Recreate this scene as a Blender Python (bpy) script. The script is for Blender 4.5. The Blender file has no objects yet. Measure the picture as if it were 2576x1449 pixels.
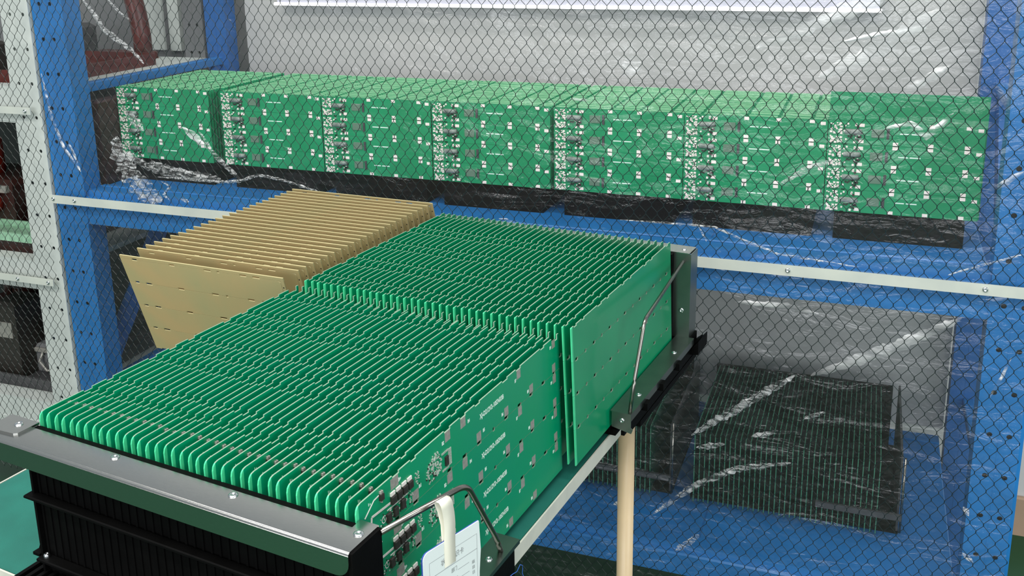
import bpy, math, random
from mathutils import Vector, Matrix
random.seed(7)
PI = math.pi
H = 1.5                                   # camera height above the floor; all z below are relative to the camera height
SC = bpy.context.scene
COL = SC.collection

# ------------------------------------------------------------------ camera
cam_d = bpy.data.cameras.new('camera')
cam = bpy.data.objects.new('camera', cam_d)
COL.objects.link(cam)
right = Vector((0.93925, 0.34290, -0.01491))
fwd = Vector((-0.33686, 0.90996, -0.24149))
right = (right - fwd * right.dot(fwd)).normalized(); fwd.normalize()
up = right.cross(fwd).normalized()
m = Matrix.Identity(4)
for i in range(3):
    m[i][0] = right[i]; m[i][1] = up[i]; m[i][2] = -fwd[i]
m[2][3] = H
cam.matrix_world = m
cam_d.sensor_width = 36.0
cam_d.lens = 2483.0 / 2576.0 * 36.0
cam_d.shift_x = 4.1 / 2576.0
cam_d.shift_y = -276.0 / 2576.0
cam_d.clip_start = 0.02
cam_d.clip_end = 60
SC.camera = cam

# ------------------------------------------------------------------ world, lights, exposure
w = bpy.data.worlds.new('hall'); SC.world = w
w.use_nodes = True
bg = w.node_tree.nodes['Background']
bg.inputs[0].default_value = (0.80, 0.90, 0.95, 1)
bg.inputs[1].default_value = 0.42
SC.view_settings.view_transform = 'Standard'
SC.view_settings.look = 'None'
SC.view_settings.exposure = 0.0
SC.view_settings.gamma = 1.0
SC.view_settings.use_curve_mapping = False

def area(name, loc, rot, sx, sy, power, col=(1, 0.97, 0.93)):
    l = bpy.data.lights.new(name, 'AREA'); l.shape = 'RECTANGLE'
    l.size = sx; l.size_y = sy; l.energy = power; l.color = col
    o = bpy.data.objects.new(name, l); COL.objects.link(o)
    o.location = loc; o.rotation_euler = rot
    return o
area('ceiling_lamp', (-0.6, -0.55, 3.3), (math.radians(-8), 0, 0), 3.4, 0.35, 88)
area('ceiling_lamp', (-0.6, 0.9, 3.4), (0, 0, 0), 3.4, 0.3, 42)
area('ceiling_lamp', (-1.1, -1.5, 3.3), (math.radians(25), 0, 0), 3.4, 0.4, 40)
area('front_fill_light', (-0.4, -4.2, 1.9), (math.radians(84), 0, math.radians(-2)), 4.5, 1.6, 118, (0.95, 0.98, 1.0))  # unseen fill light added behind the camera for the upright faces
area('side_fill_light', (3.4, -0.9, 1.9), (math.radians(83), 0, math.radians(78)), 3.0, 1.4, 60, (0.93, 0.97, 1.0))  # unseen fill light added far to the right

# ------------------------------------------------------------------ materials
def lin(h):
    h = h.lstrip('#')
    o = []
    for k in (0, 2, 4):
        c = int(h[k:k + 2], 16) / 255
        o.append(c / 12.92 if c <= 0.04045 else ((c + 0.055) / 1.055) ** 2.4)
    return o + [1.0]

def mat(name, col, rough=0.5, metal=0.0, noise=None, scale=20.0, bump=0.0, bscale=200.0, spec=0.5, stretch=None, emit=None):
    """Principled material; the colour wanders between col and noise, relief from a fine noise."""
    m = bpy.data.materials.new(name); m.use_nodes = True
    nt = m.node_tree; p = nt.nodes['Principled BSDF']
    c = lin(col) if isinstance(col, str) else list(col)
    p.inputs['Base Color'].default_value = c
    p.inputs['Roughness'].default_value = rough
    p.inputs['Metallic'].default_value = metal
    p.inputs['Specular IOR Level'].default_value = spec
    tc = nt.nodes.new('ShaderNodeTexCoord')
    src = tc.outputs['Object']
    if stretch:
        mp = nt.nodes.new('ShaderNodeMapping'); mp.inputs['Scale'].default_value = stretch
        nt.links.new(src, mp.inputs[0]); src = mp.outputs[0]
    if noise:
        n = nt.nodes.new('ShaderNodeTexNoise'); n.inputs['Scale'].default_value = scale
        n.inputs['Detail'].default_value = 4
        nt.links.new(src, n.inputs['Vector'])
        r = nt.nodes.new('ShaderNodeValToRGB')
        r.color_ramp.elements[0].position = 0.35; r.color_ramp.elements[1].position = 0.68
        r.color_ramp.elements[0].color = c
        r.color_ramp.elements[1].color = lin(noise) if isinstance(noise, str) else noise
        nt.links.new(n.outputs[0], r.inputs[0]); nt.links.new(r.outputs[0], p.inputs['Base Color'])
    if bump:
        n2 = nt.nodes.new('ShaderNodeTexNoise'); n2.inputs['Scale'].default_value = bscale
        nt.links.new(src, n2.inputs['Vector'])
        b = nt.nodes.new('ShaderNodeBump'); b.inputs['Strength'].default_value = bump
        b.inputs['Distance'].default_value = 0.001
        nt.links.new(n2.outputs[0], b.inputs['Height']); nt.links.new(b.outputs[0], p.inputs['Normal'])
    if emit:
        p.inputs['Emission Color'].default_value = (1, 0.98, 1, 1)
        p.inputs['Emission Strength'].default_value = emit
    return m

M = {}
M['mask'] = mat('green_solder_mask', '#009160', 0.30, noise='#018b66', scale=9, bump=0.05, bscale=60)
M['mask_edge'] = mat('bare_green_laminate_rim', '#4bd096', 0.4, noise='#3fc48a', scale=60)
M['cut'] = mat('pale_cut_laminate_edge', '#7d9c86', 0.6, noise='#93a892', scale=90)
M['mask2'] = mat('green_solder_mask_bare_board', '#00865a', 0.24, noise='#0a9160', scale=7, bump=0.05, bscale=60)
M['tan'] = mat('tan_laminate', '#b59d70', 0.4, noise='#a89d72', scale=14, bump=0.05, bscale=90)
M['tan_cut'] = mat('pale_tan_cut_edge', '#b9ad7f', 0.6, noise='#b0a97c', scale=60)
M['mask_far'] = mat('bright_green_solder_mask', '#0f8656', 0.3, noise='#159463', scale=12)
M['mask_far_cut'] = mat('light_green_edge', '#b5efbd', 0.5, noise='#a2e2b0', scale=60)
M['mask_shaded'] = mat('shaded_green_mask', '#0b4a38', 0.35, noise='#0f5541', scale=20)  # green darkened to carry the shade of the lower bay
M['cut_shaded'] = mat('shaded_board_edge', '#2f7a5c', 0.5, noise='#4c8a70', scale=30)
M['tin'] = mat('tinned_pad', '#aaa8a0', 0.4, 0.3, noise='#97958e', scale=300)
M['solder'] = mat('solder_grains', '#cdd8cc', 0.35, 0.2, noise='#a5b0a4', scale=900)
M['white_part'] = mat('white_component', '#e9e4dc', 0.4)
M['chip'] = mat('black_chip_plastic', '#26241f', 0.5, noise='#34302c', scale=300)
M['silk'] = mat('white_print', '#d9efe2', 0.6)
M['grey_print'] = mat('grey_print', '#8b8f90', 0.8)
M['black'] = mat('black_antistatic_plastic', '#040404', 0.6, noise='#070707', scale=40, bump=0.1, bscale=400, spec=0.08)
M['steel'] = mat('brushed_stainless', '#b4b4b1', 0.22, 1.0, noise='#bdbdba', scale=60, stretch=(3, 60, 60), bump=0.03, bscale=300)
M['steel_dark'] = mat('dull_stainless', '#7c8580', 0.3, 1.0, noise='#868f88', scale=30)
M['rod'] = mat('bent_steel_rod', '#8f8b85', 0.25, 1.0)
M['rivet'] = mat('bright_rivet', '#cfd2d4', 0.22, 1.0)
M['rubber'] = mat('green_rubber_mat', '#166b5e', 0.62, noise='#136357', scale=30, bump=0.15, bscale=900)
M['whiteedge'] = mat('white_table_edging', '#d6d6c8', 0.45, noise='#c9cabf', scale=30)
M['pipe'] = mat('beige_coated_pipe', '#dcc29a', 0.35, noise='#d6bc96', scale=20)
M['joint'] = mat('black_joint', '#1b1b1b', 0.5)
M['blue'] = mat('blue_powder_coat', '#1b70b4', 0.42, noise='#1767a6', scale=14, bump=0.1, bscale=500)
M['blueshade'] = mat('blue_powder_coat_shaded', '#2562a6', 0.45, noise='#1f5896', scale=10)  # same blue coat, darkened for the shade inside the rack
M['whitecoat'] = mat('grey_white_powder_coat', '#c3c9c4', 0.45, noise='#b7beba', scale=18, bump=0.1, bscale=400)
M['hole'] = mat('dark_slot', '#0a0f14', 0.9)
M['panel'] = mat('grey_back_sheet', '#b9b8b6', 0.6, noise='#b0b1af', scale=3)
M['strip'] = mat('aluminium_trim', '#bfc4ba', 0.5, noise='#b3b9b2', scale=16)
M['wire'] = mat('dark_green_coated_wire', '#16231f', 0.45)
M['wall'] = mat('white_wall', '#d8d8d8', 0.8, noise='#d0d0cf', scale=4)
M['dado'] = mat('beige_wall_base', '#b79c84', 0.7, noise='#ad927a', scale=6)
M['floor'] = mat('green_epoxy_floor', '#0f4f30', 0.3, noise='#0c472b', scale=5)
M['lampcase'] = mat('lilac_white_enamel', '#c9c7d6', 0.4)
M['tube'] = mat('lit_tube', '#ffffff', 0.4, emit=1.5)
M['red'] = mat('dark_red_lacquer', '#5c241d', 0.3, noise='#451a16', scale=20)
M['redbright'] = mat('orange_red_plastic', '#b4301f', 0.4, noise='#8c2a1c', scale=30)
M['brown'] = mat('brown_bakelite', '#3a1d18', 0.4, noise='#2a1512', scale=14)
M['nearblack'] = mat('near_black_green_shell', '#16201c', 0.5, noise='#1c2723', scale=8)
M['darkgrey'] = mat('dark_grey_metal', '#3a3a3c', 0.5, noise='#4a4a4b', scale=20)
M['greysheet'] = mat('mid_grey_sheet', '#6f7071', 0.6, noise='#66686a', scale=5)
M['palegreen'] = mat('pale_green_parts', '#9cc6a8', 0.5, noise='#7ea98a', scale=70)
M['card'] = mat('white_card', '#dfe8e6', 0.55)
M['strap'] = mat('cream_paper_strap', '#e2e0cf', 0.6)
M['thread'] = mat('blue_thread', '#2f5fae', 0.8)
M['bluefilm'] = mat('blue_card_rim', '#27459a', 0.5)

# clear film: mostly straight through, a little gloss, wrinkled by a stretched noise
def film_mat(name, clear, milky, bump, scale, rough=0.12, patchy=0.0):
    m = bpy.data.materials.new(name); m.use_nodes = True
    nt = m.node_tree; nt.nodes.clear()
    out = nt.nodes.new('ShaderNodeOutputMaterial')
    tr = nt.nodes.new('ShaderNodeBsdfTransparent'); tr.inputs[0].default_value = (0.97, 0.98, 0.98, 1)
    gl = nt.nodes.new('ShaderNodeBsdfGlossy'); gl.inputs['Roughness'].default_value = rough
    df = nt.nodes.new('ShaderNodeBsdfDiffuse'); df.inputs[0].default_value = (0.85, 0.86, 0.86, 1)
    tc = nt.nodes.new('ShaderNodeTexCoord')
    mp = nt.nodes.new('ShaderNodeMapping'); mp.inputs['Rotation'].default_value = (0, math.radians(35), 0)
    mp.inputs['Scale'].default_value = (1.0, 1.0, 3.2)
    nt.links.new(tc.outputs['Object'], mp.inputs[0])
    n = nt.nodes.new('ShaderNodeTexNoise'); n.inputs['Scale'].default_value = scale; n.inputs['Detail'].default_value = 5
    n.inputs['Distortion'].default_value = 0.6
    nt.links.new(mp.outputs[0], n.inputs['Vector'])
    b = nt.nodes.new('ShaderNodeBump'); b.inputs['Strength'].default_value = bump; b.inputs['Distance'].default_value = 0.02
    nt.links.new(n.outputs[0], b.inputs['Height']); nt.links.new(b.outputs[0], gl.inputs['Normal'])
    mx1 = nt.nodes.new('ShaderNodeMixShader'); mx2 = nt.nodes.new('ShaderNodeMixShader')
    mx1.inputs[0].default_value = milky
    nt.links.new(gl.outputs[0], mx1.inputs[1]); nt.links.new(df.outputs[0], mx1.inputs[2])
    mx2.inputs[0].default_value = 1 - clear
    if patchy:
        r = nt.nodes.new('ShaderNodeValToRGB')
        n3 = nt.nodes.new('ShaderNodeTexNoise'); n3.inputs['Scale'].default_value = patchy; n3.inputs['Detail'].default_value = 6
        n3.inputs['Distortion'].default_value = 1.2
        nt.links.new(mp.outputs[0], n3.inputs['Vector'])
        r.color_ramp.elements[0].position = 0.42; r.color_ramp.elements[1].position = 0.66
        r.color_ramp.elements[0].color = (0.04, 0.04, 0.04, 1)
        v = min(1, 2.0 * (1 - clear)); r.color_ramp.elements[1].color = (v, v, v, 1)
        nt.links.new(n3.outputs[0], r.inputs[0]); nt.links.new(r.outputs[0], mx2.inputs[0])
    nt.links.new(tr.outputs[0], mx2.inputs[1]); nt.links.new(mx1.outputs[0], mx2.inputs[2])
    nt.links.new(mx2.outputs[0], out.inputs[0])
    return m
M['film'] = film_mat('clear_plastic_film', 0.94, 0.25, 0.6, 9)
M['fold_highlight'] = film_mat('folded_film_highlight', 0.46, 0.8, 0.7, 14, 0.2, patchy=13)  # milky white here and below stands in for highlights on the creases
M['haze'] = film_mat('film_pleat_highlight', 0.68, 0.8, 0.5, 10, 0.25, patchy=9)
M['crush_highlight'] = film_mat('crushed_film_highlight', 0.60, 0.6, 1.0, 50, 0.15, patchy=42)
M['bead_highlight'] = film_mat('rolled_film_edge_highlight', 0.35, 0.55, 0.8, 120, 0.1, patchy=90)

# ------------------------------------------------------------------ mesh helpers
ORG = {}                                   # object name -> origin of its thing in frame coordinates
class MB:
    """Collects boxes, tubes and quads (frame coordinates) and links them as ONE mesh object."""
    def __init__(s): s.v = []; s.f = []; s.m = []; s.sm = []
    def add(s, vs, fs, mi=0, smooth=False):
        b = len(s.v); s.v += [tuple(p) for p in vs]
        for q in fs:
            s.f.append([b + i for i in q]); s.m.append(mi); s.sm.append(smooth)
        return s
    def box(s, x0, x1, y0, y1, z0, z1, mi=0):
        v = [(x, y, z) for z in (z0, z1) for y in (y0, y1) for x in (x0, x1)]
        return s.add(v, [(0, 2, 3, 1), (4, 5, 7, 6), (0, 1, 5, 4), (2, 6, 7, 3), (0, 4, 6, 2), (1, 3, 7, 5)], mi)
    def bevbox(s, x0, x1, y0, y1, z0, z1, b, mi=0):
        # box with chamfered top rim
        v = [(x0, y0, z0), (x1, y0, z0), (x1, y1, z0), (x0, y1, z0),
             (x0, y0, z1 - b), (x1, y0, z1 - b), (x1, y1, z1 - b), (x0, y1, z1 - b),
             (x0 + b, y0 + b, z1), (x1 - b, y0 + b, z1), (x1 - b, y1 - b, z1), (x0 + b, y1 - b, z1)]
        f = [(3, 2, 1, 0), (8, 9, 10, 11)]
        for a in range(4):
            c = (a + 1) % 4
            f += [(a, c, c + 4, a + 4), (a + 4, c + 4, c + 8, a + 8)]
        return s.add(v, f, mi)
    def tube(s, pts, r, n=8, mi=0, cap=True, smooth=True, flat=1.0):
        pts = [Vector(p) for p in pts]; rings = []
        for i, p in enumerate(pts):
            t = (pts[min(i + 1, len(pts) - 1)] - pts[max(i - 1, 0)]).normalized()
            ref = Vector((0, 0, 1)) if abs(t.z) < 0.9 else Vector((1, 0, 0))
            a = t.cross(ref).normalized(); b = t.cross(a).normalized()
            rr = r[i] if isinstance(r, (list, tuple)) else r
            rings.append([p + a * math.cos(2 * PI * k / n) * rr * flat + b * math.sin(2 * PI * k / n) * rr for k in range(n)])
        v = [q for ring in rings for q in ring]; f = []
        for i in range(len(rings) - 1):
            for k in range(n):
                f.append((i * n + k, i * n + (k + 1) % n, (i + 1) * n + (k + 1) % n, (i + 1) * n + k))
        s.add(v, f, mi, smooth)
        if cap:
            b = len(s.v) - len(v); L = (len(rings) - 1) * n
            s.f.append([b + k for k in range(n)][::-1]); s.m.append(mi); s.sm.append(False)
            s.f.append([b + L + k for k in range(n)]); s.m.append(mi); s.sm.append(False)
        return s
    def prism(s, poly, axis, a0, a1, mi=0, smooth=False):
        # poly in the two remaining axes (x,y,z order), extruded along axis
        def P(u, v, a):
            return {'x': (a, u, v), 'y': (u, a, v), 'z': (u, v, a)}[axis]
        n = len(poly)
        v = [P(u, w_, a0) for u, w_ in poly] + [P(u, w_, a1) for u, w_ in poly]
        f = [tuple(range(n))[::-1], tuple(range(n, 2 * n))]
        s.add(v, f, mi)
        s.add(v, [(i, (i + 1) % n, (i + 1) % n + n, i + n) for i in range(n)], mi, smooth)
        return s
    def scale(s, k):
        s.v = [(p[0] * k, p[1] * k, p[2] * k) for p in s.v]; return s
    def build(s, name, material, parent=None, org=None, label=None, kind=None):
        org = org if org is not None else (ORG.get(parent.name, (0, 0, 0)) if parent is not None else (0, 0, 0))
        me = bpy.data.meshes.new(name)
        me.from_pydata([(p[0] - org[0], p[1] - org[1], p[2] - org[2]) for p in s.v], [], s.f)
        for mm in (material if isinstance(material, (list, tuple)) else [material]):
            me.materials.append(M[mm] if isinstance(mm, str) else mm)
        me.polygons.foreach_set('material_index', s.m)
        me.polygons.foreach_set('use_smooth', s.sm)
        me.update()
        o = bpy.data.objects.new(name, me); COL.objects.link(o)
        if parent is not None:
            o.parent = parent
            if parent.name in ORG: ORG[o.name] = ORG[parent.name]
        if label: o['label'] = label
        if kind: o['kind'] = kind
        return o

YAW = math.radians(-7.125)
CR, SR = math.cos(YAW), math.sin(YAW)
def RW(a, b, c):                          # table frame -> world
    return (a * CR - b * SR, a * SR + b * CR, c + H)
def thing(name, label, cat, o, frame='W', group=None, rz=0.0):
    """Empty at the thing's base; o is its origin in the table frame ('R') or the hall frame ('W')."""
    e = bpy.data.objects.new(name, None); COL.objects.link(e)
    e.empty_display_size = 0.05
    if frame == 'R': e.location = RW(*o); e.rotation_euler = (0, 0, YAW + rz)
    else: e.location = (o[0], o[1], o[2] + H); e.rotation_euler = (0, 0, rz)
    ORG[e.name] = tuple(o)
    e['label'] = label; e['category'] = cat
    if group: e['group'] = group
    return e
def single(name, label, cat, mb, material, o, frame='W', group=None):
    ob = mb.build(name, material, None, org=o)
    if frame == 'R': ob.location = RW(*o); ob.rotation_euler = (0, 0, YAW)
    else: ob.location = (o[0], o[1], o[2] + H)
    ORG[ob.name] = tuple(o)
    ob['label'] = label; ob['category'] = cat
    if group: ob['group'] = group
    return ob
def struct(name, mb, material, o=(0, 0, 0)):
    ob = mb.build(name, material, None, org=o)
    ob.location = (o[0], o[1], o[2] + H); ob['kind'] = 'structure'; ORG[ob.name] = tuple(o)
    return ob
def inst(name, me, parent, loc=(0, 0, 0), rot=(0, 0, 0)):
    o = bpy.data.objects.new(name, me); COL.objects.link(o)
    o.parent = parent; o.location = loc; o.rotation_euler = rot
    return o
ORD = ['zeroth', 'first', 'second', 'third', 'fourth', 'fifth', 'sixth', 'seventh', 'eighth', 'ninth', 'tenth', 'eleventh',
       'twelfth', 'thirteenth', 'fourteenth', 'fifteenth', 'sixteenth', 'seventeenth', 'eighteenth', 'nineteenth', 'twentieth']
def ordn(n):
    if n <= 20: return ORD[n]
    t = {2: 'twenty', 3: 'thirty', 4: 'forty'}[n // 10]
    return {2: 'twentieth', 3: 'thirtieth', 4: 'fortieth'}[n // 10] if n % 10 == 0 else t + '-' + ORD[n % 10]

def screw_mb(c, axis, r=0.0035, h=0.0014):
    """Domed rivet head with a sunk centre, facing along axis ('z', '-y', 'x')."""
    prof = [(r, 0), (r * 0.96, h * 0.5), (r * 0.75, h * 0.9), (r * 0.42, h), (r * 0.34, h * 0.45), (0.0001, h * 0.4)]
    n = 12; v = []
    for (rr, hh) in prof:
        for k in range(n):
            a = 2 * PI * k / n; u, w_ = rr * math.cos(a), rr * math.sin(a)
            v.append({'z': (c[0] + u, c[1] + w_, c[2] + hh), '-y': (c[0] + u, c[1] - hh, c[2] + w_), 'x': (c[0] + hh, c[1] + u, c[2] + w_)}[axis])
    f = [(i * n + k, i * n + (k + 1) % n, (i + 1) * n + (k + 1) % n, (i + 1) * n + k) for i in range(len(prof) - 1) for k in range(n)]
    return MB().add(v, f, 0, True)

# a board row: strips between breakpoints, notched top and bottom, extruded 1.6 mm
def row_mesh(name, L, h, th, top, bot, mats, rim=0.0034, radius=0.0, drop=0.0014, rimend=0.0, rad_end=0.0):
    """Runs along +y from 0 to L, hangs from z=0 to -h; top/bot: lists of (y0, y1, depth) notches."""
    xs = {0.0, L}
    if rim: xs.add(rim)
    if rimend: xs.add(L - rimend)
    for a, b, d in top + bot: xs |= {a, b}
    if radius: xs |= {radius * t for t in (0.13, 0.3, 0.6, 1.0)}
    if rad_end: xs |= {L - rad_end * t for t in (0.13, 0.3, 0.6, 1.0)}
    xs = sorted(x for x in xs if 0 <= x <= L)
    def tz(y, mid):
        z = 0.0
        for a, b, d in top:
            if a <= mid <= b: z = -d
        if radius and y < radius: z = min(z, -(radius - math.sqrt(max(0, radius ** 2 - (radius - y) ** 2))))
        if rad_end and y > L - rad_end:
            q = y - (L - rad_end); z = min(z, -(rad_end - math.sqrt(max(0, rad_end ** 2 - q ** 2))))
        return z
    def bz(mid):
        for a, b, d in bot:
            if a <= mid <= b: return -h + d
        return -h
    v = []; f = []; mi = []; prev = None
    for y0, y1 in zip(xs[:-1], xs[1:]):
        if y1 - y0 < 1e-6: continue
        mid = (y0 + y1) / 2; t0, t1, b0 = tz(y0, mid), tz(y1, mid), bz(mid)
        s = len(v)
        v += [(x, y, z) for x in (-th / 2, th / 2) for (y, z) in ((y0, b0), (y1, b0), (y1, t1), (y0, t0))]
        fm = 2 if (mid < rim or (rimend and mid > L - rimend)) else 0
        f += [(s + 4, s + 5, s + 6, s + 7), (s + 3, s + 2, s + 1, s + 0)]; mi += [fm, fm]
        f += [(s + 7, s + 6, s + 2, s + 3), (s + 0, s + 1, s + 5, s + 4)]; mi += [2 if fm == 2 else 1, 1]
        if prev is None: f.append((s + 0, s + 4, s + 7, s + 3)); mi.append(2)
        else:
            pb, pt = prev
            if abs(pt - t0) > 1e-6:
                a, b = min(pt, t0), max(pt, t0); q = len(v)
                v += [(-th / 2, y0, a), (th / 2, y0, a), (th / 2, y0, b), (-th / 2, y0, b)]
                f.append((q, q + 1, q + 2, q + 3) if t0 > pt else (q + 3, q + 2, q + 1, q)); mi.append(1)
            if abs(pb - b0) > 1e-6:
                a, b = min(pb, b0), max(pb, b0); q = len(v)
                v += [(-th / 2, y0, a), (th / 2, y0, a), (th / 2, y0, b), (-th / 2, y0, b)]
                f.append((q, q + 1, q + 2, q + 3)); mi.append(1)
        prev = (b0, t1)
        last = s
    f.append((last + 1, last + 2, last + 6, last + 5)); mi.append(2 if rimend else 1)
    me = bpy.data.meshes.new(name); me.from_pydata(v, [], f)
    for k in mats: me.materials.append(M[k])
    me.polygons.foreach_set('material_index', mi); me.update()
    return me

# ------------------------------------------------------------------ the hall
struct('floor', MB().box(-4.5, 3.5, -3.0, 2.52, -1.55, -1.5), 'floor', (0, 0, -1.5))
wb = struct('wall_back', MB().box(-4.5, 3.5, 2.52, 2.62, -1.5, 1.4), 'wall', (0, 2.52, -1.5))
dd = struct('baseboard_back', MB().bevbox(-4.5, 3.5, 2.505, 2.52, -1.5, -1.395, 0.004), 'dado', (0, 2.51, -1.5))

# ------------------------------------------------------------------ blue storage rack
def plate_holes(mb, x0, x1, z0, z1, y, th, holes, r, mi=0, face=-1):
    """Front plate in the XZ plane with octagonal punched holes: each hole sits in its own cell."""
    zs = sorted({z0, z1} | {c[1] - 1.6 * r for c in holes} | {c[1] + 1.6 * r for c in holes})
    zs = [z for z in zs if z0 <= z <= z1]
    for a, b in zip(zs[:-1], zs[1:]):
        mid = (a + b) / 2
        row = sorted([c for c in holes if abs(c[1] - mid) < 1.5 * r and a < c[1] < b])
        if not row or b - a > 3.4 * r:
            mb.box(x0, x1, y, y + th, a, b, mi); continue
        x = x0
        for (cx, cz) in row:
            if cx - 1.6 * r > x: mb.box(x, cx - 1.6 * r, y, y + th, a, b, mi)
            sq = [(1, 0), (1, 1), (0, 1), (-1, 1), (-1, 0), (-1, -1), (0, -1), (1, -1)]
            h = (b - a) / 2
            for yy, fl in ((y, 0), (y + th, 1)):
                v = []
                for k in range(8):
                    a_ = PI / 4 * k
                    v.append((cx + 1.6 * r * sq[k][0], yy, cz + h * sq[k][1]))
                    v.append((cx + r * math.cos(a_), yy, cz + r * math.sin(a_)))
                f = [(2 * k, 2 * ((k + 1) % 8), 2 * ((k + 1) % 8) + 1, 2 * k + 1) for k in range(8)]
                if not fl: f = [q[::-1] for q in f]
                mb.add(v, f, mi)
            v = []
            for k in range(8):
                a_ = PI / 4 * k
                v += [(cx + r * math.cos(a_), y, cz + r * math.sin(a_)), (cx + r * math.cos(a_), y + th, cz + r * math.sin(a_))]
            mb.add(v, [(2 * k, 2 * k + 1, 2 * ((k + 1) % 8) + 1, 2 * ((k + 1) % 8)) for k in range(8)], mi)
            x = cx + 1.6 * r
        if x < x1: mb.box(x, x1, y, y + th, a, b, mi)

def post(parent, name, x0, x1, y0, depth, z0, z1, hx, zref, pitch, mat_, ret, r=0.0045, front=True, xwalls=(True, True)):
    mb = MB()
    hs = []
    z = zref
    while z > z0 + 0.02: z -= pitch
    while z < z1 - 0.02:
        if z > z0 + 0.02: hs += [(x, z) for x in hx]
        z += pitch
    plate_holes(mb, x0, x1, z0, z1, y0, 0.002, hs, r)
    if xwalls[0]: mb.box(x0, x0 + 0.002, y0 + 0.002, y0 + depth, z0, z1)
    if xwalls[1]: mb.box(x1 - 0.002, x1, y0 + 0.002, y0 + depth, z0, z1)
    for s_, xx in ((1, x0 + 0.002), (-1, x1 - 0.002)):
        mb.box(min(xx, xx + s_ * ret), max(xx, xx + s_ * ret), y0 + depth - 0.002, y0 + depth, z0, z1)
    # pressed rib line along the face
    mb.box(x0 + (x1 - x0) * 0.50 - 0.0012, x0 + (x1 - x0) * 0.50 + 0.0012, y0 - 0.0006, y0, z0, z1)
    return mb.build(name, mat_, parent)

F = 1.62
rack = thing('storage_rack', 'blue steel storage rack behind wire mesh, holding green boards', 'rack', (-0.70, 1.9, -1.5))
post(rack, 'post', -1.664, -1.583, F, 0.05, -1.5, 0.25, (-1.643, -1.614), -0.497, 0.0735, 'blue', 0.012)
post(rack, 'post', 0.197, 0.268, F, 0.05, -1.5, 0.25, (0.218, 0.247), -0.945, 0.0735, 'blue', 0.012)
for x0, x1 in ((-1.661, -1.586), (0.200, 0.265)): MB().box(x0, x1, F + 0.012, F + 0.014, -1.49, 0.24).build('dark_hole_liner', 'darkgrey', rack)  # dark sheet added behind the post faces so their holes look dark
for x0, x1 in ((-1.664, -1.600), (0.208, 0.268)):
    post(rack, 'post', x0, x1, 2.19, 0.045, -1.5, 0.25, (), -0.497, 0.0735, 'blueshade', 0.012)
def beam(z0, z1, y0, y1, x0=-1.583, x1=0.197, name='beam'):
    # stepped box profile: front face with a shoulder and a lip at the top
    s = 1 if y1 > y0 else -1
    poly = [(y0, z0), (y0, z1 - 0.016), (y0 + s * 0.003, z1 - 0.013), (y0 + s * 0.010, z1 - 0.012), (y0 + s * 0.011, z1),
            (y1, z1), (y1, z0)]
    return MB().prism(poly if s > 0 else poly[::-1], 'x', x0, x1).build(name, 'blue', rack)
beam(-0.603, -0.530, F + 0.002, F + 0.045); beam(-1.173, -1.116, F + 0.002, F + 0.045)
beam(-0.603, -0.530, 2.235, 2.19); beam(-1.173, -1.116, 2.235, 2.19)
def deck(z, ridge):
    mb = MB()
    mb.box(-1.583, 0.197, F + 0.045, 2.19, z - 0.012, z)
    for k in range(4):
        x0 = -1.583 + k * 0.445
        mb.bevbox(x0 + 0.001, x0 + 0.444, F + 0.047, 2.188, z, z + 0.0025, 0.0015)
    if ridge: mb.bevbox(-1.583, 0.197, F + 0.047, F + 0.062, z + 0.0025, z + 0.007, 0.002)
    return mb.build('deck', 'blue', rack)
deck(-0.534, True); deck(-1.121, False)
# side frame rails and the diagonal brace of the end frame
for x0 in (-1.640, 0.235):
    for z0, z1 in ((-0.327, -0.307), (-1.02, -1.0)):
        MB().bevbox(x0, x0 + 0.022, F + 0.05, 2.19, z0, z1, 0.002).build('side_rail', 'blue', rack)
def brace(x, y0, z0, y1, z1, wd=0.03):
    d = Vector((0, y1 - y0, z1 - z0)).normalized(); n = Vector((0, -d.z, d.y)) * wd / 2
    v = []
    for xx in (x, x + 0.012):
        for (a, b, s_) in ((y0, z0, 1), (y0, z0, -1), (y1, z1, -1), (y1, z1, 1)):
            v.append((xx, a + n.y * s_, b + n.z * s_))
    return MB().add(v, [(3, 2, 1, 0), (4, 5, 6, 7), (0, 1, 5, 4), (1, 2, 6, 5), (2, 3, 7, 6), (3, 0, 4, 7)]).build('diagonal_brace', 'blueshade', rack)
brace(-1.632, F + 0.055, -0.96, 2.185, -0.335, 0.05)
brace(0.240, F + 0.055, -0.96, 2.185, -0.335, 0.05)
MB().box(0.2685, 0.2695, 2.19, 2.23, -1.5, 0.2).build('post_cap', 'blueshade', rack)

sheet = MB().box(-1.575, 0.206, 2.245, 2.250, -1.108, 0.30)
sheet.box(-1.575, 0.206, 2.243, 2.245, -0.628, -0.6265)
single('back_sheet', 'light grey sheet closing the back of the blue rack', 'panel', sheet, 'panel', (-0.68, 2.247, -1.108))

# long strip lamp at the top of the grey sheet
lamp = thing('strip_lamp', 'long white strip lamp across the top of the grey back sheet', 'lamp', (-0.73, 2.22, -0.165))
MB().bevbox(-1.447, 0.005, 2.205, 2.243, -0.164, -0.140, 0.004).build('housing', 'lampcase', lamp)
MB().box(-1.452, 0.010, 2.2052, 2.243, -0.1395, -0.133).build('lamp_tray', 'whitecoat', lamp)
MB().tube([(-1.455 + 1.465 * i / 12, 2.205, -0.1685) for i in range(13)], 0.0042, 10).build('tube', 'tube', lamp)

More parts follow.
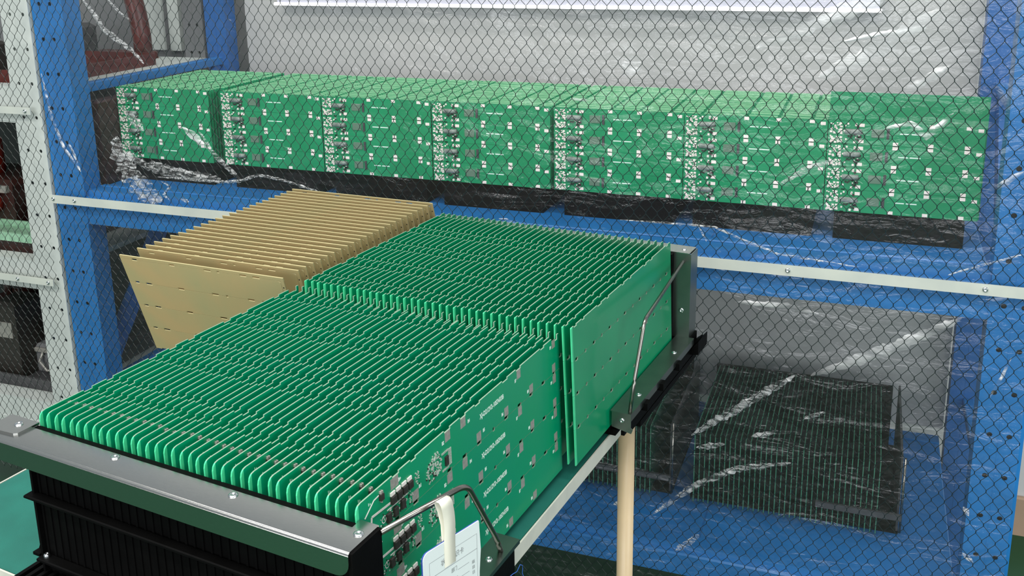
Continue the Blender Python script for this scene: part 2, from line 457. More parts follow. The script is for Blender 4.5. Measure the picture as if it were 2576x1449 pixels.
# ------------------------------------------------------------------ neighbouring white rack
wr = thing('storage_rack', 'grey-white punched steel rack at the left, holding dark machine parts', 'rack', (-2.1, 1.9, -1.5))
post(wr, 'post', -1.745, -1.668, F - 0.006, 0.05, -1.5, 0.25, (-1.7195, -1.684), -0.519, 0.0735, 'whitecoat', 0.012, r=0.0042)
post(wr, 'post', -2.60, -2.53, F - 0.006, 0.05, -1.5, 0.25, (-2.58, -2.55), -0.519, 0.0735, 'whitecoat', 0.012, r=0.0042)
post(wr, 'post', -1.735, -1.672, 2.19, 0.045, -1.5, 0.25, (-1.715, -1.69), -0.519, 0.0735, 'greysheet', 0.012)
for z0, z1 in ((-0.386, -0.306), (-0.771, -0.703), (-1.130, -1.055)):
    mb = MB().box(-2.53, -1.745, F - 0.004, F + 0.036, z0, z1)
    mb.bevbox(-2.53, -1.745, F - 0.006, F - 0.004, z0 + 0.004, z0 + 0.022, 0.001)
    mb.build('beam', 'whitecoat', wr)
    MB().box(-2.60, -1.67, F + 0.036, 2.19, z1 - 0.018, z1 - 0.006).build('deck', 'whitecoat', wr)
MB().box(-2.60, -1.765, 2.24, 2.245, -1.12, 0.3).build('back_panel', 'greysheet', wr)
MB().box(-1.905, -1.835, 2.232, 2.24, -0.30, 0.3).build('stiffener', 'whitecoat', wr)
MB().box(-1.81, -1.775, 2.225, 2.24, -0.30, 0.3).build('stiffener', 'whitecoat', wr)

# ---- contents of the white rack
def tray(o, wx, dy, h, label, mat_='brown', name='tray', cat='tray'):
    x, y, z = o
    t = 0.006
    mb = MB().box(x - wx / 2, x + wx / 2, y - dy / 2, y + dy / 2, z, z + t)
    mb.box(x - wx / 2, x - wx / 2 + t, y - dy / 2, y + dy / 2, z + t, z + h).box(x + wx / 2 - t, x + wx / 2, y - dy / 2, y + dy / 2, z + t, z + h)
    mb.box(x - wx / 2 + t, x + wx / 2 - t, y - dy / 2, y - dy / 2 + t, z + t, z + h).box(x - wx / 2 + t, x + wx / 2 - t, y + dy / 2 - t, y + dy / 2, z + t, z + h)
    return single(name, label, cat, mb, mat_, o)
D1, D2, D3 = -0.312, -0.709, -1.061        # deck tops of the white rack
tray((-1.93, 1.86, D1), 0.44, 0.36, 0.030, 'low dark red tray on the top deck of the white rack', 'red')
rf = thing('red_frame', 'tall dark red bent frame standing on the white rack top deck', 'frame', (-1.82, 2.13, D1))
MB().tube([(-1.88, 2.13, 0.02), (-1.862, 2.13, -0.06), (-1.845, 2.13, -0.12), (-1.83, 2.13, -0.19), (-1.822, 2.13, -0.25), (-1.822, 2.13, D1 + 0.001)], [0.022, 0.022, 0.024, 0.025, 0.024, 0.024], 10).build('bent_tube', 'red', rf)
MB().bevbox(-1.98, -1.80, 2.10, 2.16, D1, D1 + 0.02, 0.003).build('foot', 'red', rf)
def machine(o, s, label, body='darkgrey', extra='chip', name='machine_part', cat='machine part', red=False):
    x, y, z = o
    t = thing(name, label, cat, o)
    MB().bevbox(x - .5 * s, x + .45 * s, y - .4 * s, y + .4 * s, z, z + .55 * s, .06 * s).build('body', body, t)
    MB().tube([(x - .2 * s, y - .1 * s, z + .55 * s), (x - .2 * s, y - .1 * s, z + .95 * s)], .18 * s, 14).build('drum', extra, t)
    MB().tube([(x + .15 * s, y - .41 * s, z + .3 * s), (x + .15 * s, y - .52 * s, z + .3 * s)], .14 * s, 14).build('knob', 'redbright' if red else 'chip', t)
    MB().tube([(x - .25 * s, y - .42 * s, z + .45 * s), (x - .3 * s, y - .5 * s, z + .25 * s), (x - .15 * s, y - .5 * s, z + .08 * s), (x + .05 * s, y - .45 * s, z + .06 * s)], .03 * s, 6).build('cable', 'tin', t)
    MB().bevbox(x - .45 * s, x + .4 * s, y - .45 * s, y - .4 * s, z + .42 * s, z + .5 * s, .01 * s).build('flange', 'tin', t)
    return t
machine((-2.01, 2.02, D1 + 0.031 - 0.025), 0.17, 'dark mottled machine part beside the dark red bent frame', 'darkgrey', 'chip')
machine((-2.03, 1.78, D1 + 0.031 - 0.025), 0.13, 'dark machine part at the front of the dark red tray', 'chip', 'brown')
tray((-1.99, 1.82, D2), 0.46, 0.30, 0.030, 'reddish brown tray on the middle deck of the white rack', 'brown')
tray((-1.93, 1.70, D2 + 0.0305), 0.32, 0.09, 0.020, 'pale green strip tray laid over the brown tray', 'palegreen', 'strip_tray')
machine((-2.02, 1.83, D2 + 0.0305), 0.21, 'dark machine with orange red knob on the middle white deck', 'brown', 'redbright', red=True)
machine((-1.86, 1.86, D2 + 0.0305), 0.15, 'small dark machine with bare metal cable beside the white post', 'chip', 'darkgrey', red=False)
tray((-2.0, 1.84, D3), 0.48, 0.34, 0.028, 'dark tray on the lowest deck of the white rack', 'darkgrey')
machine((-2.06, 1.92, D3 + 0.0065), 0.24, 'dark red machine at the back of the lowest white deck', 'red', 'brown', red=False)
bb = thing('black_case', 'upright black case in front of the dark red machine', 'case', (-1.965, 1.74, D3 + 0.0065))
MB().bevbox(-2.0, -1.925, 1.70, 1.79, D3 + 0.0065, D3 + 0.20, 0.008).build('shell', 'chip', bb)
MB().tube([(-1.975, 1.745, D3 + .20), (-1.975, 1.745, D3 + .225), (-1.95, 1.745, D3 + .225), (-1.95, 1.745, D3 + .20)], 0.004, 6).build('handle', 'chip', bb)
MB().box(-1.985, -1.94, 1.698, 1.70, D3 + 0.11, D3 + 0.15).build('sticker', 'tin', bb)
machine((-1.865, 1.80, D3 + 0.0065), 0.13, 'grey clamped machine part beside the upright black case', 'greysheet', 'darkgrey')
for z, hh, nm_ in ((D2, 0.30, 'middle'), (D3, 0.27, 'lowest')):  # boxes added to darken the view through the back of the rack
    cb = thing('dark_filler_box', 'made-up dark box filling the dark back of the %s deck of the white rack' % nm_, 'box', (-2.05, 2.12, z))
    MB().bevbox(-2.42, -1.78, 2.03, 2.185, z, z + hh, 0.006).build('shell', 'nearblack', cb)
    for q in range(6): MB().box(-2.36 + q * 0.1, -2.29 + q * 0.1, 2.027, 2.03, z + 0.06, z + 0.064).build('vent', 'darkgrey', cb)
    MB().bevbox(-2.14, -2.06, 2.018, 2.03, z + hh - .07, z + hh - .05, 0.003).build('handle', 'darkgrey', cb)
# brown case seen beside the front post inside the blue rack
bc = thing('brown_case', 'dark brown case seen behind the blue left post, upper bay', 'case', (-1.60, 1.86, -0.5315))
MB().bevbox(-1.62, -1.585, 1.69, 2.10, -0.5315, -0.345, 0.004).build('shell', 'brown', bc)
MB().box(-1.5853, -1.583, 1.71, 2.08, -0.44, -0.435).build('seam', 'chip', bc)

# ------------------------------------------------------------------ component boards on the upper blue deck
XC = [-1.5755, -1.307, -1.059, -0.811, -0.558, -0.311, -0.064]
BW = 0.2455
def far_row(name, notched=True):
    mb = MB()
    sl = [0.03, 0.109, 0.164, 0.22]
    x = 0; h = 0.0396
    segs = []
    for c in sl: segs += [(x, c - 0.003, 0), (c - 0.003, c + 0.003, 0.0012)]; x = c + 0.003
    segs.append((x, BW, 0))
    for a, b, d in segs: mb.box(a, b, -0.0008, 0.0008, -h + d, -d)
    return mb
far_row_me = None
def board_comp_mb(w_):
    rnd = random.Random(5)
    mb = MB()
    for k in range(46):
        u = 0.004 + rnd.random() * 0.018; z = -0.003 - rnd.random() * 0.034; s_ = 0.001 + rnd.random() * 0.0012
        mb.bevbox(u - s_, u + s_, -0.0028, -0.0008, z - s_ * .7, z + s_ * .7, 0.0002, 0)
    for k in range(26):
        u = 0.026 + rnd.random() * 0.030; z = -0.003 - rnd.random() * 0.034; s_ = 0.001 + rnd.random() * 0.001
        mb.bevbox(u - s_, u + s_, -0.0026, -0.0008, z - s_, z + s_, 0.0002, 0 if rnd.random() < .45 else 1)
    for u, z in ((0.109, -0.0035), (0.164, -0.0035), (0.220, -0.0035), (0.238, -0.006), (0.109, -0.036), (0.164, -0.036), (0.220, -0.036), (0.054, -0.006), (0.054, -0.034)):
        mb.bevbox(u - 0.0042, u + 0.0042, -0.0014, -0.0008, z - 0.0028, z + 0.0028, 0.0002, 0)
    return mb
M['coil'] = mat('grey_wound_coil', '#8f9a92', 0.45, noise='#5d665f', scale=120)
M['chip_green'] = mat('grey_green_chip', '#5f7b68', 0.5)
M['pad_white'] = mat('white_tinned_pad', '#f2e6df', 0.5)
first_comp = {}
def far_board(i, k, x0, y, z0, front, h=0.16):
    nm = 'circuit_board'
    where = 'the %s column of the blue rack upper deck' % ordn(i + 1)
    grp = 'green boards racked in columns on the upper blue deck'
    o = (x0, y, z0 + h)
    if front:
        t = thing(nm, 'front green circuit board with white pads, %s column of the upper blue deck' % ordn(i + 1), 'circuit board', o, group=grp)
        for r in range(4):
            if 'row' not in first_comp:
                a = far_row('sub_board'); rr = a.build('sub_board', 'mask_far', t, org=(0, 0, 0)); first_comp['row'] = rr.data
                c = board_comp_mb(0).build('pads_and_parts', ['pad_white', 'chip'], rr, org=(0, 0, 0), kind='stuff'); first_comp['cl'] = c.data
                g = MB().bevbox(0.070, 0.090, -0.0024, -0.0008, -0.026, -0.012, 0.0004).build('grey_chip', 'chip_green', rr, org=(0, 0, 0)); first_comp['g'] = g.data
                e = MB().box(0.094, 0.0985, -0.0030, -0.0008, -0.028, -0.010).build('tall_chip', 'darkgrey', rr, org=(0, 0, 0)); first_comp['e'] = e.data
                q = MB().box(0.115, 0.130, -0.0009, -0.0008, -0.019, -0.017).box(0.133, 0.150, -0.0009, -0.0008, -0.019, -0.017).build('printed_line', 'silk', rr, org=(0, 0, 0)); first_comp['q'] = q.data
                l = MB().tube([(0.027, -0.0038, -0.017), (0.054, -0.0038, -0.017)], 0.0045, 8, flat=.7).build('coil', 'coil', rr, org=(0, 0, 0)); first_comp['l'] = l.data
            else:
                rr = inst('sub_board', first_comp['row'], t, (0, 0, -0.040 * r))
                inst('pads_and_parts', first_comp['cl'], rr)['kind'] = 'stuff'
                inst('grey_chip', first_comp['g'], rr); inst('tall_chip', first_comp['e'], rr)
                inst('printed_line', first_comp['q'], rr); inst('coil', first_comp['l'], rr)
        return t
    if 'pl' not in first_comp:
        mb = MB()
        sl = [0.03, 0.109, 0.164, 0.22]; x = 0
        mb.box(0, BW, -0.0008, 0.0008, -0.16, -0.002, 0)
        for c in sl: mb.box(x, c - 0.003, -0.0008, 0.0008, -0.002, -0.0005, 0).box(x, c - 0.003, -0.0008, 0.0008, -0.0005, 0, 1); x = c + 0.003
        mb.box(x, BW, -0.0008, 0.0008, -0.002, -0.0005, 0).box(x, BW, -0.0008, 0.0008, -0.0005, 0, 1)
        ob = mb.build(nm, ['mask_far', 'mask_far_cut'], None, org=(0, 0, 0)); first_comp['pl'] = ob.data
    else:
        ob = bpy.data.objects.new(nm, first_comp['pl']); COL.objects.link(ob)
    ob.location = (o[0], o[1], o[2] + H)
    ob['label'] = 'green board %s behind the front, %s column of the upper blue deck' % (ordn(k), ordn(i + 1)); ob['category'] = 'circuit board'; ob['group'] = grp
    return ob
for i, x0 in enumerate(XC):
    z0 = -0.4800
    nb = 30
    for k in range(nb):
        y = 1.75 + 0.0098 * k
        if i == 6 and k > 1: break
        jit = (random.random() - .5) * 0.0015
        if i == 0 and k < 5: far_board(i, k, x0 - 0.008, y, z0, k == 0); continue
        if i == 6 and k == 1:
            mb = MB().box(0, BW + 0.002, -0.0008, 0.0008, -0.2085, 0)
            t = single('tall_board', 'tall plain green board standing behind the rightmost component board', 'circuit board', mb.__class__().box(x0, x0 + BW + 0.003, y - .0008, y + .0008, z0, z0 + 0.2085), ['mask_far'], (x0, y, z0)); continue
        far_board(i, k, x0 + (jit if k else 0), y, z0 + (jit * .5 if k else 0), k == 0)
# black slotted bases the columns stand on
for i, x0 in enumerate(XC):
    b = thing('board_rack', 'black slotted rack under the %s column of green boards' % ordn(i + 1), 'rack', (x0 + .12, 1.9, -0.5315), group='black slotted racks under the green board columns')
    mb = MB()
    for k in range(5):
        xx = x0 + 0.018 + k * 0.048
        mb.box(xx, xx + 0.018, 1.765, 2.05, -0.525, -0.4805)
    mb.box(x0 + 0.018, x0 + 0.228, 1.765, 2.05, -0.5315, -0.525)
    mb.build('slotted_base', 'black', b)
    MB().box(x0 + 0.018, x0 + 0.228, 1.757, 1.765, -0.5315, -0.490).build('front_rail', 'black', b)
    MB().box(x0 + 0.018, x0 + 0.228, 2.06, 2.068, -0.5315, -0.34).build('end_wall', 'black', b)

# ------------------------------------------------------------------ boards standing on the lower blue deck, shade put into their green
def shaded_board_rack(xa, n, name, side):
    z0 = -1.1185
    r = thing('board_rack', 'black rack of green boards coloured as in shade, %s, on the lower blue deck' % side, 'rack', (xa + n * .005, 1.93, z0))
    mb = MB().box(xa - 0.01, xa + n * 0.0098 + 0.031, 1.80, 2.14, z0, z0 + 0.006)
    for k in range(n + 1):
        xx = xa - 0.0049 + k * 0.0098
        mb.box(xx - 0.0014, xx + 0.0014, 1.80, 2.10, z0 + 0.006, z0 + 0.014)
    mb.build('slotted_base', 'black', r)
    xb = xa + n * 0.0098
    MB().box(xa - 0.01, xb + 0.015, 2.125, 2.135, z0 + 0.006, z0 + 0.150).build('end_wall', 'black', r)
    MB().box(xb + 0.026, xb + 0.030, 1.80, 2.13, z0, z0 + 0.155).build('side_plate', 'darkgrey', r)
    MB().tube([(xb + 0.033, 1.790, z0 + 0.01), (xb + 0.033, 1.790, z0 + 0.165)], 0.0025, 6).build('upright_rod', 'rod', r)
    MB().box(xb - 0.12, xb + 0.033, 1.766, 1.771, z0 + 0.048, z0 + 0.060).build('front_bar', 'darkgrey', r)
    me = None
    for k in range(n):
        x = xa + 0.0098 * k
        if me is None:
            mb = MB()
            segs = [0, 0.05, 0.057, 0.11, 0.117, 0.17, 0.177, 0.24, 0.247, 0.33]
            for q in range(len(segs) - 1):
                mb.box(-0.0008, 0.0008, segs[q], segs[q + 1], 0, 0.150 if q % 2 == 0 else 0.148, 0)
            for q in range(0, len(segs) - 1, 2):
                mb.box(-0.0008, 0.0008, segs[q], segs[q + 1], 0.150, 0.1508, 1)
            for q in range(4): mb.box(-0.0008, 0.0008, -0.0008, 0, 0.002 + q * 0.0375, 0.002 + q * 0.0375 + 0.034, 1)
            ob = mb.build('shaded_board', ['mask_shaded', 'cut_shaded'], None, org=(0, 0, 0)); me = ob.data
        else:
            ob = bpy.data.objects.new('shaded_board', me); COL.objects.link(ob)
        ob.location = (x, 1.778 + random.uniform(-.002, .002), z0 + 0.0065 + H)
        ob['label'] = 'green board coloured as in shade, %s from the left in the %s lower rack' % (ordn(k + 1), side); ob['category'] = 'circuit board'
        ob['group'] = 'shade-coloured boards in the %s lower rack' % side
shaded_board_rack(-0.278, 36, 'a', 'right-hand')
shaded_board_rack(-0.70, 35, 'b', 'left-hand')

# ------------------------------------------------------------------ wire mesh with its clamp strips
def warp(x, z):
    dx = 0.0022 * math.sin(3.1 * x + 5.0 * z) + 0.0012 * math.sin(11 * z + 7 * x)
    dz = 0.0018 * math.sin(4.3 * x - 2 * z) + 0.0010 * math.sin(13 * x + 3 * z)
    dy = 0.004 * math.sin(2.2 * x + 4.1 * z) * 0.5
    if x < -1.25: dx += 0.004 * math.sin(21 * z) * min(1, (-1.25 - x) / 0.3)
    return dx, dy, dz
def mesh_screen(x0, x1, z0, z1, y, parent, name='wire_netting', rows_skip=None):
    wc, hp, st, r = 0.0203, 0.01515, 0.0040, 0.00056
    nodes = {}; v = []; f = []
    rows = int((z1 - z0) / hp) + 1; cols = int((x1 - x0) / wc) + 1
    rnd = random.Random(3)
    for j in range(rows):
        for i in range(cols):
            x = x0 + (i + 0.5 * (j % 2)) * wc; z = z1 - j * hp
            if x > x1: continue
            a, b, c = warp(x, z)
            a += rnd.uniform(-.0006, .0006); c += rnd.uniform(-.0005, .0005)
            nodes[j, i] = ((x + a, y - abs(b), z + c + st / 2), (x + a + rnd.uniform(-.0004, .0004), y - abs(b), z + c - st / 2))
    def seg(p, q, rr=r):
        p = Vector(p); q = Vector(q); t = (q - p).normalized()
        a = Vector((0, 1, 0)); b = t.cross(a).normalized(); s = len(v)
        for P in (p, q):
            for k in range(3):
                an = 2 * PI * k / 3 + .5
                v.append(tuple(P + a * math.sin(an) * rr + b * math.cos(an) * rr))
        for k in range(3): f.append((s + k, s + (k + 1) % 3, s + 3 + (k + 1) % 3, s + 3 + k))
    for (j, i), (u, l) in nodes.items():
        seg(u, l, r * 1.5)
        for di in ((0, -1) if j % 2 == 0 else (1, 0)):
            n = nodes.get((j + 1, i + di))
            if n: seg(l, n[0])
    mb = MB(); mb.v = v; mb.f = f; mb.m = [0] * len(f); mb.sm = [False] * len(f)
    return mb.build(name, 'wire', parent, kind='stuff')
scr = thing('mesh_screen', 'dark wire mesh stretched over the front of the blue rack', 'mesh screen', (-0.70, 1.605, -0.55))
mesh_screen(-1.657, 0.262, -1.30, -0.06, 1.6065, scr)
st = MB().bevbox(-1.660, 0.33, 1.5985, 1.6015, -0.5555, -0.5375, 0.0)
st = MB(); st.box(-1.660, 0.33, 1.5985, 1.6015, -0.5555, -0.5375)
strip1 = st.build('clamp_strip', 'strip', scr)
for px in (-1.650, -1.592, -1.10, -0.108, 0.187):
    screw_mb((px, 1.5985, -0.5455), '-y', 0.0045, 0.003).build('screw', 'rivet', strip1)
scr2 = thing('mesh_screen', 'dark wire mesh over the front of the white rack', 'mesh screen', (-1.9, 1.60, -0.4))
mesh_screen(-2.20, -1.672, -1.25, -0.06, 1.6035, scr2)
for z0, z1 in ((-0.3620, -0.3470), (-0.7500, -0.7350)):
    s2 = MB(); s2.box(-2.25, -1.680, 1.5960, 1.5990, z0, z1)
    s2 = s2.build('clamp_strip', 'strip', scr2)
    for px in (-1.782, -1.694): screw_mb((px, 1.5960, (z0 + z1) / 2), '-y', 0.0045, 0.003).build('screw', 'rivet', s2)

# ------------------------------------------------------------------ clear plastic film hung behind the mesh
film = thing('plastic_film', 'clear wrinkled plastic film hanging behind the wire mesh', 'plastic film', (-0.70, 1.612, -0.6))
mb = MB(); nx, nz = 150, 100
X0, X1, Z0, Z1 = -1.655, 0.262, -1.28, -0.06
vv = []
for j in range(nz + 1):
    for i in range(nx + 1):
        x = X0 + (X1 - X0) * i / nx; z = Z0 + (Z1 - Z0) * j / nz
        d = 0.0022 * math.sin(9 * x + 14 * z + 1.5 * math.sin(5 * z)) + 0.0014 * math.sin(31 * x - 22 * z) + 0.0009 * math.sin(67 * x + 41 * z)
        vv.append((x, 1.6135 + abs(d) * 0.8, z))
mb.add(vv, [(j * (nx + 1) + i, j * (nx + 1) + i + 1, (j + 1) * (nx + 1) + i + 1, (j + 1) * (nx + 1) + i) for j in range(nz) for i in range(nx)], 0, True)
mb.build('film_sheet', 'film', film)
def fold_highlight(pts, wd, mat_, seed=1, label=None, ruff=0.35):
    """A highlight streak on a crumpled pleat: a milky ribbon that follows pts, its cross-section a small raised ruff with ragged borders."""
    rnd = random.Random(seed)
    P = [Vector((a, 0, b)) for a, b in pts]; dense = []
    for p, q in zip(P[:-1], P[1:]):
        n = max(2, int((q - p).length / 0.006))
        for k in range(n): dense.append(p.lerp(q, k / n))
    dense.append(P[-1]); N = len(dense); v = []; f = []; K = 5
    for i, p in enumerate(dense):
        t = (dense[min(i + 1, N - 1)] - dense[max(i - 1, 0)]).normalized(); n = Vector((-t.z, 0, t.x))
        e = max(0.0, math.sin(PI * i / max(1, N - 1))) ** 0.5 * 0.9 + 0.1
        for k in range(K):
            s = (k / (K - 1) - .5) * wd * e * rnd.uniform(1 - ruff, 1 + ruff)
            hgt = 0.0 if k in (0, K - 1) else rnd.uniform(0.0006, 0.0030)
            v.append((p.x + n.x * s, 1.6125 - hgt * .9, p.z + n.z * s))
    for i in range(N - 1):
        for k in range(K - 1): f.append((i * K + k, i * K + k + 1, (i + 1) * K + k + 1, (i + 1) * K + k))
    return MB().add(v, f, 0, True).build('fold_highlight', mat_, film, label=label)
FOLD_HIGHLIGHTS = [  # pleats and glare spots, their highlights put into milky white ribbons
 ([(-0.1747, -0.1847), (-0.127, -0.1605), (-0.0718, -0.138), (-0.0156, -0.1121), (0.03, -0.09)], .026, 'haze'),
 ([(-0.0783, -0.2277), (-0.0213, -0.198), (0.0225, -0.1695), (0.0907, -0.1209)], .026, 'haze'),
 ([(-0.0463, -0.1711), (0.0046, -0.1579), (0.071, -0.1477)], .008, 'fold_highlight'),
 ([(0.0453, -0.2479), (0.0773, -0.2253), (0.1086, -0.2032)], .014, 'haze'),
 ([(-1.5209, -0.116), (-1.4976, -0.1437), (-1.4724, -0.1794), (-1.4375, -0.2027), (-1.4097, -0.2181), (-1.3816, -0.2454)], .012, 'bead_highlight'),
 ([(-1.4573, -0.1155), (-1.4293, -0.1429), (-1.4003, -0.1622)], .006, 'bead_highlight'),
 ([(-1.652, -0.275), (-1.6463, -0.3214), (-1.6393, -0.3725), (-1.6171, -0.4318), (-1.5784, -0.4818)], .008, 'fold_highlight'),
 ([(-1.6041, -0.418), (-1.5904, -0.4476), (-1.5787, -0.4836)], .006, 'fold_highlight'),
 ([(-1.3784, -0.4807), (-1.2939, -0.4806), (-1.2165, -0.48), (-1.1733, -0.4744), (-1.1299, -0.459), (-1.0665, -0.4666), (-0.9529, -0.494)], .0065, 'bead_highlight'),
 ([(-1.2631, -0.3779), (-1.2343, -0.4211), (-1.1994, -0.4516), (-1.1705, -0.4742)], .012, 'crush_highlight'),
 ([(-1.4713, -0.40), (-1.4699, -0.44), (-1.4449, -0.4815), (-1.4089, -0.5215), (-1.37, -0.53)], .055, 'crush_highlight'),
 ([(-1.46, -0.43), (-1.41, -0.457), (-1.33, -0.468), (-1.22, -0.474)], .022, 'crush_highlight'),
 ([(-1.3693, -0.4886), (-1.3476, -0.4997), (-1.3679, -0.5183), (-1.3512, -0.5298)], .006, 'bead_highlight'),
 ([(-1.325, -0.523), (-1.312, -0.527), (-1.302, -0.530)], .009, 'bead_highlight'),
 ([(-0.3944, -0.4878), (-0.3246, -0.4867), (-0.2299, -0.4867), (-0.1898, -0.5025), (-0.1242, -0.5239), (0.0009, -0.533)], .0045, 'bead_highlight'),
 ([(-0.2586, -0.4879), (-0.2508, -0.5012), (-0.2437, -0.5133)], .004, 'bead_highlight'),
 ([(0.1337, -0.5322), (0.1854, -0.509), (0.2363, -0.4878)], .004, 'bead_highlight'),
 ([(0.0237, -0.3048), (0.0602, -0.2948), (0.0844, -0.314), (0.1202, -0.2751)], .011, 'fold_highlight'),
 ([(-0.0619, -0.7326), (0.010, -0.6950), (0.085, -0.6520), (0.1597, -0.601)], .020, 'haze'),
 ([(-0.3271, -1.0519), (-0.2415, -0.9694), (-0.1795, -0.9299), (-0.0855, -0.9007)], .013, 'crush_highlight'),
 ([(-0.2586, -0.8775), (-0.184, -0.8148), (-0.0875, -0.7364)], .016, 'crush_highlight'),
 ([(-0.13, -0.4054), (-0.0821, -0.3722), (-0.0436, -0.3566)], .009, 'crush_highlight'),
 ([(0.1748, -0.3935), (0.2006, -0.3778), (0.2235, -0.3589)], .009, 'fold_highlight'),
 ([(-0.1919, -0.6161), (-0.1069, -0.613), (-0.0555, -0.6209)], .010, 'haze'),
 ([(0.2115, -0.7298), (0.2252, -0.6934), (0.2359, -0.658)], .005, 'fold_highlight'),
 ([(-0.281, -1.1171), (-0.2382, -1.0744)], .013, 'bead_highlight'),
 ([(-0.394, -0.2180), (-0.360, -0.216)], .034, 'fold_highlight'),
 ([(-0.485, -0.2790), (-0.450, -0.280)], .006, 'fold_highlight'),
 ([(-1.302, -0.372), (-1.268, -0.395), (-1.245, -0.412)], .016, 'fold_highlight'),
 ([(-1.44, -0.345), (-1.42, -0.367), (-1.40, -0.385)], .022, 'crush_highlight'),
 ([(-0.36, -0.86), (-0.33, -0.835)], .012, 'crush_highlight'), ([(-0.25, -0.90), (-0.20, -0.885)], .012, 'crush_highlight'),
 ([(-0.155, -0.862), (-0.115, -0.848)], .010, 'crush_highlight'), ([(-0.07, -0.815), (-0.035, -0.795)], .009, 'crush_highlight'),
 ([(-0.40, -1.045), (-0.37, -1.035)], .014, 'crush_highlight'), ([(0.190, -0.93), (0.200, -0.945)], .010, 'bead_highlight'),
 ([(0.196, -1.015), (0.215, -1.03)], .008, 'bead_highlight'), ([(-0.62, -0.505), (-0.58, -0.515)], .010, 'fold_highlight'),
]
for i, (p, wd, mt) in enumerate(FOLD_HIGHLIGHTS): fold_highlight(p, wd, mt, i + 1)

# ------------------------------------------------------------------ work table
TZ = -0.615
tb = thing('work_table', 'work table with green rubber top, white edging and beige pipe legs', 'table', (-0.71, 0.95, -1.5), 'R')
TX0, TX1, TY0, TY1 = -1.010, -0.4135, 0.535, 1.400
MB().box(TX0, TX1, TY0, TY1, TZ - 0.016, TZ - 0.002).build('tabletop', 'whiteedge', tb)
MB().box(TX0 + .001, TX1 - .001, TY0 + .001, TY1 - .001, TZ - 0.002, TZ).build('rubber_mat', 'rubber', tb)
for a in ((TX1, TX1 + .0018, TY0 - .002, TY1 + .002), (TX0 - .0018, TX0, TY0 - .002, TY1 + .002), (TX0, TX1, TY0 - .002, TY0), (TX0, TX1, TY1, TY1 + .002)):
    MB().box(*a, TZ - 0.018, TZ + 0.0004).build('edging', 'whiteedge', tb)
LG = [(TX1 - .0175, 1.165), (TX0 + .03, 1.165), (TX1 - .0175, 0.60), (TX0 + .03, 0.60)]
for k, (x, y) in enumerate(LG):
    l = MB().tube([(x, y, -1.488), (x, y, TZ - .018)], 0.0115, 24).build('leg', 'pipe', tb)
    MB().tube([(x, y, -1.5), (x, y, -1.488)], 0.016, 16).build('foot', 'joint', l)
for (p, q) in ((0, 1), (2, 3), (0, 2), (1, 3)):
    a, b = LG[p], LG[q]
    MB().tube([(a[0], a[1], -1.30), (b[0], b[1], -1.30)], 0.0112, 16).build('stretcher', 'pipe', tb)

# ------------------------------------------------------------------ front rack for boards
fr = thing('board_rack', 'black slotted rack with bright steel rim, holding the front green boards', 'rack', (-0.60, 0.62, TZ), 'R')
# wall with outside ribs and end cheeks (K carries the rim to its place on the wall)
K = 1.0275
mb = MB().box(-0.8005, -0.4125, 0.5450, 0.5562, -0.603, -0.4515)
for k in range(39):
    x = -0.797 + k * 0.00995
    mb.box(x - 0.0012, x + 0.0012, 0.5438, 0.5450, -0.590, -0.456)
mb.build('wall', 'black', fr)
MB().prism([(0.540, -0.606), (0.556, -0.606), (0.556, -0.4520), (0.540, -0.4520)], 'x', -0.8035, -0.8005).build('cheek', 'black', fr)
MB().prism([(0.520, -0.606), (0.5585, -0.606), (0.5585, -0.4505), (0.520, -0.4505)], 'x', -0.4125, -0.4085).build('cheek', 'black', fr)
MB().bevbox(-0.8080, -0.4125, 0.5335, 0.5438, -0.5185, -0.5155, 0.001).build('ledge', 'black', fr)
MB().bevbox(-0.8010, -0.4125, 0.5325, 0.5438, -0.5845, -0.5815, 0.001).build('ledge', 'black', fr)
MB().prism([(-0.8035, -0.5815), (-0.8035, -0.555), (-0.8065, -0.568), (-0.8130, -0.5815)], 'y', 0.545, 0.549).build('gusset', 'black', fr)
MB().box(-0.8130, -0.8035, 0.5380, 0.549, -0.5845, -0.5815).build('lug', 'black', fr)
screw_mb((-0.7930, 0.5385, -0.5815), 'z', 0.0032, 0.004).build('screw', 'rivet', fr)
# ribbed base plate
mb = MB().box(-0.822, -0.404, 0.46, 0.745, TZ + .0005, -0.608)
for k in range(43):
    x = -0.822 + k * 0.0099
    mb.box(x, x + 0.0045, 0.46, 0.745, -0.608, -0.6005)
mb.build('ribbed_base', 'black', fr)
# steel cover on the wall: top sheet, rolled edge, hanging flange
arc = [(0.5042 + 0.003 * (1 - math.cos(a)), -0.4402 + 0.003 * math.sin(a)) for a in [PI / 2 * k / 5 for k in range(6)]]
outer = [(0.5042, -0.4400)] + arc + [(0.5330, -0.4372)]
v = []; f = []
xs = [-0.815, -0.400]
for x in xs:
    for (y, z) in outer: v.append((x, y, z))
    for (y, z) in outer: v.append((x, y + 0.0012 if y < 0.51 else y, z - 0.0012))
n = len(outer)
mb = MB()
mb.add(v, [(i, i + 1, 2 * n + i + 1, 2 * n + i) for i in range(n - 1)], 0, True)
mb.add(v, [(n + i, 3 * n + i, 3 * n + i + 1, n + i + 1) for i in range(n - 1)], 0, True)
mb.add(v, [(2 * n + i, 2 * n + i + 1, 3 * n + i + 1, 3 * n + i) for i in range(n - 1)], 0)
mb.add(v, [(n - 1, 2 * n - 1, 4 * n - 1, 3 * n - 1)], 0)
